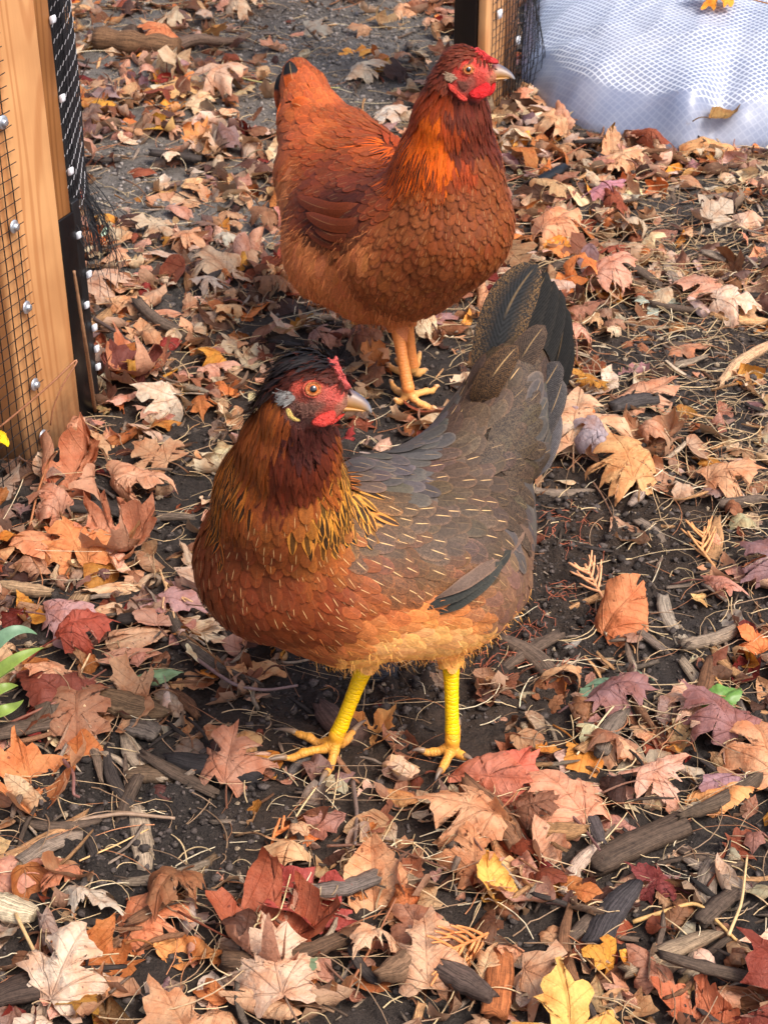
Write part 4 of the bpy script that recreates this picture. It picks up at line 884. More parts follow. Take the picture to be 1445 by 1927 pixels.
for (pts, w, a, sh_, ed, tip) in [
    ([(575, 260, 2.05), (532, 200, 2.04), (531, 136, 2.045)], 12, r2, .2, .5, (bk, .72)),
    ([(580, 230, 2.03), (555, 165, 2.015), (545, 114, 2.02)], 17, r1, .3, .4, (bk, .72)),
    ([(590, 250, 2.04), (572, 170, 2.045), (556, 108, 2.045)], 24, r1, .3, .3, None),
    ([(600, 250, 2.03), (592, 180, 2.03), (566, 118, 2.03)], 26, r1, .5, .3, None),
    ([(620, 250, 2.015), (602, 200, 2.01), (582, 150, 2.01)], 24, r1*1.1, .3, .35, None),
    ([(560, 290, 2.02), (542, 235, 2.01), (540, 185, 2.02)], 20, r1*1.15, .4, .4, None),
    ([(610, 240, 1.99), (575, 205, 1.985), (550, 195, 1.99)], 19, r1*1.3, .4, .6, None),
    ([(610, 280, 1.985), (575, 245, 1.98), (545, 240, 1.985)], 19, r1*1.25, .4, .6, None)]:
    bigfeather('tail_feather', pts, w, a, r2, M['flight'], tl, sh_, 0, .15, ed, tipc=tip, blunt=.16, camber=.3)
wg = empty('wing', P(620, 400, 1.87)); wg.parent = hen2; wg.matrix_parent_inverse = hen2.matrix_world.inverted()
for (pts, w, a, off) in [([(700, 425), (640, 445), (590, 420)], 15, r2*.8, .006), ([(690, 445), (635, 462), (575, 430)], 12, r2*.7, .005), ([(710, 400), (645, 425), (575, 400)], 17, r2, .008), ([(700, 380), (630, 395), (558, 370)], 18, r2*1.2, .010)]:
    pts = onskin(c2, pts, off); pts[0] = (*pts[0][:2], pts[0][2]+.02)
    bigfeather('flight_feather', pts, w*.8, a*.75, r2*.5, M['feather'], wg, .15, 0, .3, .3, root=.02)

# ------------------------------------------------------------------ litter on the ground
t = NT('dry_leaf'); c, rnd = vcol(t); xy = sep(t, t.coord('UV')); x, y = xy[0], t.math('SUBTRACT', xy[1], .02)
vein = None
for a in (90, 52, 128, 14, 166):
    ca, sa = math.cos(math.radians(a)), math.sin(math.radians(a))
    d_ = t.math('ABSOLUTE', t.math('SUBTRACT', t.math('MULTIPLY', x, sa), t.math('MULTIPLY', y, ca)))
    al = t.math('ADD', t.math('MULTIPLY', x, ca), t.math('MULTIPLY', y, sa))
    v_ = t.math('MULTIPLY', t.sm(d_, .004, .015, 1, 0), t.sm(al, 0, .04)); vein = v_ if vein is None else t.math('MAXIMUM', vein, v_)
sv = t.math('FRACT', t.math('MULTIPLY', t.math('SUBTRACT', t.math('ABSOLUTE', y), t.math('MULTIPLY', t.math('ABSOLUTE', x), .75)), 7))
sv = t.math('MULTIPLY', t.sm(t.math('ABSOLUTE', t.math('SUBTRACT', sv, .5)), .0, .07, 1, 0), .45); vein = t.math('MAXIMUM', vein, sv)
p = geo_pos(t); nb_ = t.noise(p, 55, 4, .6); nf = t.noise(p, 330, 4, .65); nsp = t.noise(p, 150, 3, .5)
col = t.mix(t.sm(nb_, .38, .68, 0, .75), c, t.mix(1.0, c, (.78, .50, .36, 1), 'MULTIPLY'))
col = t.mix(t.sm(nf, .3, .75, 0, .5), col, t.mix(1.0, col, (1.45, 1.35, 1.2, 1), 'MULTIPLY'))
col = t.mix(t.sm(nsp, .66, .72, 0, .8), col, t.mix(1.0, col, (.3, .22, .2, 1), 'MULTIPLY'))
col = t.mix(t.math('MULTIPLY', vein, .4), col, t.mix(1.0, col, (.62, .48, .42, 1), 'MULTIPLY'))
bf = t.n('NewGeometry').outputs['Backfacing']
col = t.mix(t.math('MULTIPLY', bf, .35), col, (*lin(205, 178, 150), 1))
t.L(col, t.b.inputs['Base Color']); t.bump(t.math('ADD', t.math('ADD', t.math('MULTIPLY', vein, .8), nf), t.math('MULTIPLY', nb_, 2.5)), .8, .0015)
tr = t.n('BsdfTranslucent'); t.L(t.mix(1.0, col, (1, .8, .55, 1), 'MULTIPLY'), tr.inputs[0]); ms = t.n('MixShader'); ms.inputs[0].default_value = .22
t.L(t.b.outputs[0], ms.inputs[1]); t.L(tr.outputs[0], ms.inputs[2]); t.L(ms.outputs[0], t.out.inputs[0])
M['leaf'] = t.set(Roughness=.6, Specular_IOR_Level=.35)
t = NT('weathered_wood'); c, _ = vcol(t); uvm = t.mapping(t.coord('UV'), (44, 1.6, 1)); g = t.noise(uvm, 1.0, 5, .7, .4); p = geo_pos(t); g2 = t.noise(p, 260, 4, .7)
f_ = t.math('ADD', t.math('MULTIPLY', g, .7), t.math('MULTIPLY', g2, .3))
mv = t.n('VectorMath', operation='SCALE'); t.L(c, mv.inputs[0]); t.L(t.sm(f_, .36, .66, .38, 1.6), mv.inputs['Scale']); t.L(mv.outputs[0], t.b.inputs['Base Color']); t.bump(f_, .9, .0018)
M['chip'] = t.set(Roughness=.75, Specular_IOR_Level=.25)
M['straw'] = m_vc('straw', .45, 200, .25, .2, .0005, spec=.4)
M['crumb'] = m_vc('soil_crumb', .85, 500, .5, .9, .0015, spec=.25)
M['green'] = m_vc('green_leaf', .4, 90, .25, .2, .0006, spec=.45)

HX0, HY0, HC = -1.0, .70, .006; HNX, HNY = 360, 560
gx, gy = np.meshgrid(HX0+HC*np.arange(HNX), HY0+HC*np.arange(HNY)); HM = ground_h(gx, gy)
def cells(x, y): return np.clip(((x-HX0)/HC).astype(int), 0, HNX-1), np.clip(((y-HY0)/HC).astype(int), 0, HNY-1)
def hat(x, y):
    i, j = cells(np.array([x]), np.array([y])); return float(HM[j[0], i[0]])
def settle(V, sink=.0015, q=70, pile=1.0):
    """drop vertices onto what already lies there and record the new top"""
    i, j = cells(V[:, 0], V[:, 1]); g = HM[j, i]; zmin = V[:, 2].min(); low = V[:, 2] < zmin+.006+.25*np.ptp(V[:, 2])
    dz = np.percentile((g-V[:, 2])[low], q)-sink; V = V+np.array([0, 0, dz])
    top = np.minimum(V[:, 2], g+.012); np.maximum.at(HM, (j, i), g+(top-g)*pile*.6); return V
POLY = dict(
 maple=[(.02, .0), (.09, -.05), (.24, -.12), (.38, -.09), (.33, 0), (.45, .04), (.32, .13), (.46, .22), (.63, .22), (.58, .33), (.74, .47), (.55, .46), (.50, .57), (.36, .46), (.19, .42), (.22, .57), (.37, .66), (.24, .71), (.21, .82), (.10, .80), (0, 1.02)],
 oak=[(.03, 0), (.10, .06), (.22, .10), (.14, .20), (.30, .28), (.34, .34), (.17, .42), (.36, .52), (.38, .58), (.19, .64), (.28, .76), (.24, .82), (.12, .84), (.12, .94), (0, 1.0)],
 oval=[(.02, 0), (.12, .06), (.22, .18), (.29, .34), (.31, .5), (.27, .66), (.18, .82), (.08, .93), (0, 1.0)],
 broad=[(.02, 0), (.20, -.04), (.36, .06), (.44, .22), (.45, .40), (.38, .58), (.26, .74), (.12, .88), (0, 1.0)])
def leaf_geo(kind, size, rg, K=6, Mn=60, curl=(0, 0, 0), crump=1.0, stem=True):
    """curl = (curvature across, curvature along, edge lift), in 1/size"""
    if kind == 'bit':
        n = rg.randint(5, 9); an = np.sort(rg.rand(n)*2*math.pi); rr = .28+.3*rg.rand(n); o = np.stack([np.cos(an)*rr, .5+np.sin(an)*rr*1.2], -1)
    else:
        h = np.array(POLY[kind]); r1_ = h*(1+.10*rg.randn(len(h), 2)*[1, .35]); l1 = h*(1+.10*rg.randn(len(h), 2)*[1, .35]); l1[:, 0] *= -1
        o = np.vstack([r1_[:-1], [[.0, h[-1, 1]]], l1[:-1][::-1]])
        o[:, 0] *= rg.uniform(.85, 1.12); o[:, 0] += .06*rg.randn()*o[:, 1]**2
    sg_ = np.linalg.norm(np.roll(o, -1, 0)-o, axis=1); cs_ = np.r_[0, np.cumsum(sg_)]; tt_ = np.linspace(0, cs_[-1], Mn, endpoint=False); oq = np.vstack([o, o[:1]])
    o = np.stack([np.interp(tt_, cs_, oq[:, 0]), np.interp(tt_, cs_, oq[:, 1])], -1)
    if K > 3:
        o += rg.randn(Mn, 2)*.010
        for _ in range(rg.randint(0, 5)):
            i_ = rg.randint(Mn); q_ = rg.uniform(.45, .8); cc_ = np.array([0, .4])
            for e_, f_ in ((-1, .5), (0, 1), (1, .6)): j_ = (i_+e_) % Mn; o[j_] = o[j_]+(cc_-o[j_])*(1-q_)*f_
    c_ = np.array([0, .33 if kind == 'maple' else .5]); rr = np.linspace(0, 1, K+1)[1:]**.8
    V = np.vstack([c_[None]]+[c_+(o-c_)*r for r in rr]); uv = V.copy()
    x_, y_ = V[:, 0], V[:, 1]-.45; R_ = np.hypot(x_, y_); z = crump*(.06*fbm2(x_*3+rg.rand()*90, y_*3+rg.rand()*90, 3)+.02*fbm2(x_*9+rg.rand()*90, y_*9+rg.rand()*90, 2)+.10*fbm2(x_*1.4+rg.rand()*90, y_*1.4, 2))
    z += curl[2]*np.clip(R_-.15, 0, 1)**1.5*(1+.6*np.sin(np.arctan2(y_, x_)*rg.randint(2, 6)+rg.rand()*6))
    z -= .05*np.exp(-np.abs(x_)/.06)*(kind != 'bit')
    an = rg.uniform(-.5, .5)
    for k_, a_ in ((curl[0], an), (curl[1], an+math.pi/2)):
        if abs(k_) < 1e-3: continue
        ca, sa = math.cos(a_), math.sin(a_); s_ = x_*ca+y_*sa; q_ = -x_*sa+y_*ca; th = k_*s_*(1+.35*np.abs(s_)); 
        S2 = np.where(np.abs(th) > 1e-4, np.sin(th)/k_, s_)-z*np.sin(th); z = (1-np.cos(th))/k_+z*np.cos(th)
        x_ = S2*ca-q_*sa; y_ = S2*sa+q_*ca
    V3 = np.stack([x_, y_, z], -1)*size
    F3 = [(0, 1+k, 1+(k+1) % Mn) for k in range(Mn)]; F4 = [(1+i*Mn+k, 1+(i+1)*Mn+k, 1+(i+1)*Mn+(k+1) % Mn, 1+i*Mn+(k+1) % Mn) for i in range(K-1) for k in range(Mn)]
    return V3, [np.array(F3), np.array(F4)] if F4 else [np.array(F3)], uv
def rot(V, yaw, pitch=0, roll_=0):
    cr, sr = math.cos(roll_), math.sin(roll_); V = V@np.array([[cr, 0, sr], [0, 1, 0], [-sr, 0, cr]]).T
    cp, sp = math.cos(pitch), math.sin(pitch); V = V@np.array([[1, 0, 0], [0, cp, -sp], [0, sp, cp]]).T
    cy_, sy = math.cos(yaw), math.sin(yaw); return V@np.array([[cy_, -sy, 0], [sy, cy_, 0], [0, 0, 1]]).T
def stem_of(V, size, rg, K, Mn):     # petiole from the base point of the leaf
    i = 1+(K-1)*Mn; b0 = V[i]; d_ = unit(b0-V[0]); sd_ = rg.randn(3)*.25; L_ = size*rg.uniform(.35, .7)
    return [b0+d_*L_*q+sd_*L_*q*q+np.array([0, 0, .12*L_*math.sin(q*3)]) for q in np.linspace(-.03, 1, 7)]

COLS = {  # name: colour, weight
 'tan': (lin(218, 172, 132), 6), 'pale tan': (lin(234, 208, 178), 6), 'salmon': (lin(214, 162, 138), 4.5), 'brown': (lin(152, 104, 76), 3.5), 'orange': (lin(214, 136, 76), 2),
 'dark brown': (lin(92, 64, 52), 2.2), 'rust red': (lin(150, 80, 54), 1.6), 'crimson': (lin(150, 54, 46), .4), 'mauve': (lin(170, 134, 134), 1.3), 'grey-brown': (lin(142, 118, 106), 2),
 'golden': (lin(232, 164, 72), 1.2), 'bleached': (lin(226, 208, 186), 1.6)}
CN = list(COLS); CW = np.array([COLS[k][1] for k in CN]); CW = CW/CW.sum()
LAND = []       # (u, v, phrase) places a reader can find
leafthings = []
STATE = {'flat': (.35, .2, .16, .9), 'cupped': (1.3, .7, .5, 1.5), 'curled': (2.4, .9, .7, 1.6), 'rolled': (4.2, .3, .3, .8), 'crumpled': (1.3, 1.2, .8, 2.2)}
def put_leaf(u, v, size, yaw, kind, colr, state, pitch=0, roll_=0, sgn=1, seed=0, label=None, fix=None, stem=True, name='fallen_leaf', group='fallen leaves', at=None, K=8, Mn=84):
    rg = np.random.RandomState(seed); s = STATE[state]; V, F, uv = leaf_geo(kind, size, rg, K, Mn, (sgn*s[0]*rg.uniform(.75, 1.25), sgn*s[1]*rg.uniform(-.5, 1.2), sgn*s[2]*rg.uniform(.5, 1.2)), s[3])
    V = V-np.array([0, .45*size, 0]); V = rot(V, math.radians(yaw), math.radians(pitch), math.radians(roll_))
    b = MB(); cc = np.r_[colr, rg.rand()]; st_p = stem_of(V, size, rg, K, Mn) if stem else None
    g = G(u, v) if at is None else np.array(at); V = V+np.array([g[0], g[1], 0])
    z0 = V[:, 2].copy()
    if fix is not None: V[:, 2] += fix-V[:, 2].min()
    else: V = settle(V)
    dz = V[0, 2]-z0[0]
    cv = np.tile(cc, (len(V), 1)); e = np.linalg.norm(uv-np.array([0, .4]), axis=1)
    b.add(V, F, cv, uv)
    if stem: b.tube(np.array(st_p)+np.array([g[0], g[1], dz]), np.linspace(.0007, .0011, 7), 5, col=np.r_[colr*.55, 0])
    o = b.build(name, M['leaf']); recenter(o); tag(o, label, 'leaf', group); return o

rgm = np.random.RandomState(77)
# --- stuff underneath: splinters, crumbs, small leaf bits
def visible(n, rg, lo=-260, hi=1760, v0=-120, v1=2060):
    out = []
    x_ = rg.uniform(-.85, .95, n*4); y_ = rg.uniform(.76, 3.45, n*4); pr_ = proj(np.stack([x_, y_, 0*x_], -1))
    m = (pr_[0] > lo) & (pr_[0] < hi) & (pr_[1] > v0) & (pr_[1] < v1); return x_[m][:n], y_[m][:n], pr_[0][m][:n], pr_[1][m][:n]
def gsum(u, v, L):
    s = 0
    for (a, b_, ra, rb, w) in L: s = s+w*np.exp(-(((u-a)/ra)**2+((v-b_)/rb)**2))
    return s
BARE = [(150, 1570, 130, 80, .6), (380, 1600, 90, 80, .5), (1250, 1010, 130, 100, .5), (640, 1330, 240, 55, .7), (330, 1640, 120, 120, .5), (1000, 950, 90, 60, .8), (1150, 1120, 140, 120, .5), (1110, 1030, 160, 110, 1.2), (1050, 1180, 170, 80, 1.1), (290, 985, 90, 60, .9), (210, 1560, 150, 110, 1.1), (330, 1580, 110, 90, .8), (720, 1290, 170, 80, 1.1), (330, 840, 90, 60, .5), (1180, 890, 80, 60, .7), (650, 60, 230, 70, 1.1),
        (240, 330, 80, 60, .8), (520, 200, 110, 60, .6), (330, 420, 120, 50, .5), (650, 190, 100, 60, .8), (1200, 640, 60, 30, .2), (200, 90, 40, 60, .5), (1340, 680, 140, 130, .8), (1340, 400, 130, 60, .55), (1300, 1230, 140, 110, .45), (1300, 1650, 130, 80, .4), (460, 1500, 80, 60, .6), (170, 1460, 90, 50, .4)]
def ldens(u, v): return np.clip(1.0-1.35*gsum(u, v, BARE)+gsum(u, v, [(830, 1520, 170, 90, .8), (480, 1680, 200, 120, .5), (1100, 330, 150, 70, .5), (1150, 560, 160, 60, .4), (100, 1050, 120, 80, .3), (350, 560, 200, 100, .2)]), .03, 2)
BEDP = EP.copy()
def in_sheet(x, y, grow=0.0):
    ins = np.zeros(len(x), bool)
    for i in range(len(BEDP)):
        x1, y1 = BEDP[i]; x2, y2 = BEDP[i-1]; ins ^= ((y1 > y) != (y2 > y)) & (x < (x2-x1)*(y-y1)/(y2-y1+1e-12)+x1)
    return ins
def behind_wall(x, y): return ((x-O[0])*N[0]+(y-O[1])*N[1] < .002) & ((x-O[0])*A[0]+(y-O[1])*A[1] < .035)
FEET = [G(634, 1398)[:2], G(851, 1402)[:2], G(768, 738)[:2], G(776, 692)[:2]]
def nearfoot(x, y, r): return np.min([np.hypot(x-f[0], y-f[1]) for f in FEET], axis=0) < r
CRE, CRF = _ico if False else (None, None)
import bmesh
bm = bmesh.new(); bmesh.ops.create_icosphere(bm, subdivisions=1, radius=1); IV = np.array([v.co[:] for v in bm.verts]); IF = np.array([[v.index for v in f.verts] for f in bm.faces]); bm.free()
def crumbs(n):
    x_, y_, u, v = visible(n*2, rgm); w = np.clip(gsum(u, v, BARE), .18, 1); m = (rgm.rand(len(x_)) < w) & ~in_sheet(x_, y_) & ~behind_wall(x_, y_); x_, y_, u, v = x_[m][:n], y_[m][:n], u[m][:n], v[m][:n]
    n = len(x_); r_ = .0011+.0034*rgm.rand(n)**6; V = IV[None]*(1+1.0*(rgm.rand(n, 12, 1)-.5))*r_[:, None, None]*(np.array([1, 1, .75])*rgm.uniform(.7, 1.3, (n, 1, 3)))
    z = ground_h(x_, y_)+r_*.35; V = V+np.stack([x_, y_, z], -1)[:, None]
    F = (np.arange(n)[:, None, None]*12+IF[None]).reshape(-1, 3); fr = np.clip((y_-1.75)/.6, 0, 1)[:, None]*np.clip((.2-x_)/.25, 0, 1)[:, None]
    c_ = (lin(74, 66, 62)*(1-fr)+lin(128, 120, 114)*fr)*rgm.uniform(.4, 1.7, (n, 1)); lt = rgm.rand(n) < .03; c_[lt] = lin(150, 132, 110)
    tag(mesh('soil_crumbs', V.reshape(-1, 3), [F], M['crumb'], None, {'Col': np.repeat(np.c_[c_, np.ones(n)], 12, 0)}, smooth=False), 'loose crumbs of dark soil', kind='stuff')
crumbs(60000)
def chip_geo(L_, w, h, rg, nseg=7, ns=8):
    V = []; uv = []; s_ = np.linspace(-1, 1, nseg); bend = rg.uniform(-.12, .12); tap0, tap1 = rg.uniform(.3, 1), rg.uniform(.3, 1); ph = rg.rand(ns)
    prof = 1+.35*(rg.rand(ns)-.5)
    for i, s in enumerate(s_):
        tp = (tap0 if s < 0 else tap1); k = 1-(1-tp)*abs(s)**2; k *= 1+.05*rg.randn()
        for j in range(ns):
            a = 2*math.pi*j/ns; ca, sa = math.cos(a), math.sin(a); sq = 1/max(abs(ca), abs(sa))**.6
            e = (rg.uniform(-.22, .10)*(1 if i else -1)*-1 if i in (0, nseg-1) else rg.uniform(-.02, .02))
            V.append(((s+e)*L_/2, ca*sq*w/2*k*prof[j]+bend*L_*s*s, sa*sq*h/2*(k*.6+.4)*prof[j]*(1+.08*rg.randn()))); uv.append((j/ns, s*.5+.5))
    F = [(i*ns+j, i*ns+(j+1) % ns, (i+1)*ns+(j+1) % ns, (i+1)*ns+j) for i in range(nseg-1) for j in range(ns)]
    V += [V[0], V[-1]]; V = np.array(V); c0, c1_ = V[:ns].mean(0), V[(nseg-1)*ns:nseg*ns].mean(0); V[-2] = c0; V[-1] = c1_; uv += [(0, 0), (0, 1)]
    T = [(len(V)-2, (j+1) % ns, j) for j in range(ns)]+[(len(V)-1, (nseg-1)*ns+j, (nseg-1)*ns+(j+1) % ns) for j in range(ns)]
    u_ = np.array(uv); u_[:, 1] *= L_/max(w, 1e-4)*.25; u_[:, 0] += rg.rand()*9; return V, [np.array(F), np.array(T)], u_
CHC = [(lin(128, 112, 98), 3), (lin(94, 78, 66), 4), (lin(150, 132, 112), 2), (lin(170, 128, 88), 1.5), (lin(62, 54, 50), 3), (lin(120, 84, 60), 2)]
CHW = np.array([c[1] for c in CHC]); CHW = CHW/CHW.sum()
def put_chip(x, y, L_, w, h, yaw, pitch, roll_, colr, seed, nseg=7, ns=8, b=None, name='wood_chip'):
    rg = np.random.RandomState(seed); V, F, uv = chip_geo(L_, w, h, rg, nseg, ns); V = rot(V, yaw, 0, 0) if not (pitch or roll_) else rot(rot(V, 0, roll_, pitch), yaw)
    V = V+np.array([x, y, 0]); V = settle(V, .002, 75, .7)
    if b is not None: b.add(V, F, np.r_[colr, 1], uv); return None
    b2 = MB(); b2.add(V, F, np.r_[colr, 1], uv); o = b2.build(name, M['chip'], smooth=False); return recenter(o)
b = MB(); x_, y_, u, v = visible(12000, rgm); sp = rgm.rand(len(x_)) < .35+.65*np.clip(gsum(u, v, [(1330, 640, 200, 250, 1), (1250, 1300, 200, 150, 1), (1200, 1650, 250, 150, .8), (300, 1350, 300, 200, .8), (250, 1700, 300, 200, .5)]), 0, 1)
sp &= rgm.rand(len(x_)) > gsum(u, v, BARE)*.55
for k in np.where(sp & ~in_sheet(x_, y_) & ~behind_wall(x_, y_) & ~nearfoot(x_, y_, .015))[0]:
    L_ = .006+.030*rgm.rand()**2; put_chip(x_[k], y_[k], L_, L_*rgm.uniform(.07, .26), L_*rgm.uniform(.05, .13), rgm.rand()*6.3, rgm.randn()*.2, 0, CHC[rgm.choice(6, p=CHW)][0]*rgm.uniform(.5, 1.7), rgm.randint(1e6), 4, 5, b)
b_mulch = b
b = MB(); x_, y_, u, v = visible(11500, rgm); keep = (rgm.rand(len(x_)) < ldens(u, v)*.66) & ~in_sheet(x_, y_) & ~behind_wall(x_, y_) & ~nearfoot(x_, y_, .048)
for k in np.where(keep)[0]:
    kind = ['bit', 'bit', 'oval', 'maple', 'maple', 'broad', 'oak'][rgm.randint(7)]; sz = rgm.uniform(.012, .034) if kind == 'bit' else rgm.uniform(.018, .042)
    if y_[k] > 1.9: sz *= 1.15
    st = list(STATE)[rgm.choice(5, p=[.2, .25, .25, .1, .2])]; s = STATE[st]; sg = rgm.choice([-1, 1])
    V, F, uv = leaf_geo(kind, sz, rgm, 3, 22, (sg*s[0], s[1]*rgm.randn(), sg*s[2]), s[3]); V = rot(V, rgm.rand()*6.3, rgm.randn()*.35, rgm.randn()*.35)+np.array([x_[k], y_[k], 0])
    V = settle(V); cn = CN[rgm.choice(len(CN), p=CW)]; c_ = COLS[cn][0]*rgm.uniform(.42, 1.05)*(1+rgm.randn(3)*.06)
    b.add(V, F, np.r_[np.clip(c_, 0, 1), rgm.rand()], uv)
tag(b.build('leaf_litter', M['leaf']), 'small leaves and torn leaf bits over the ground', kind='stuff')

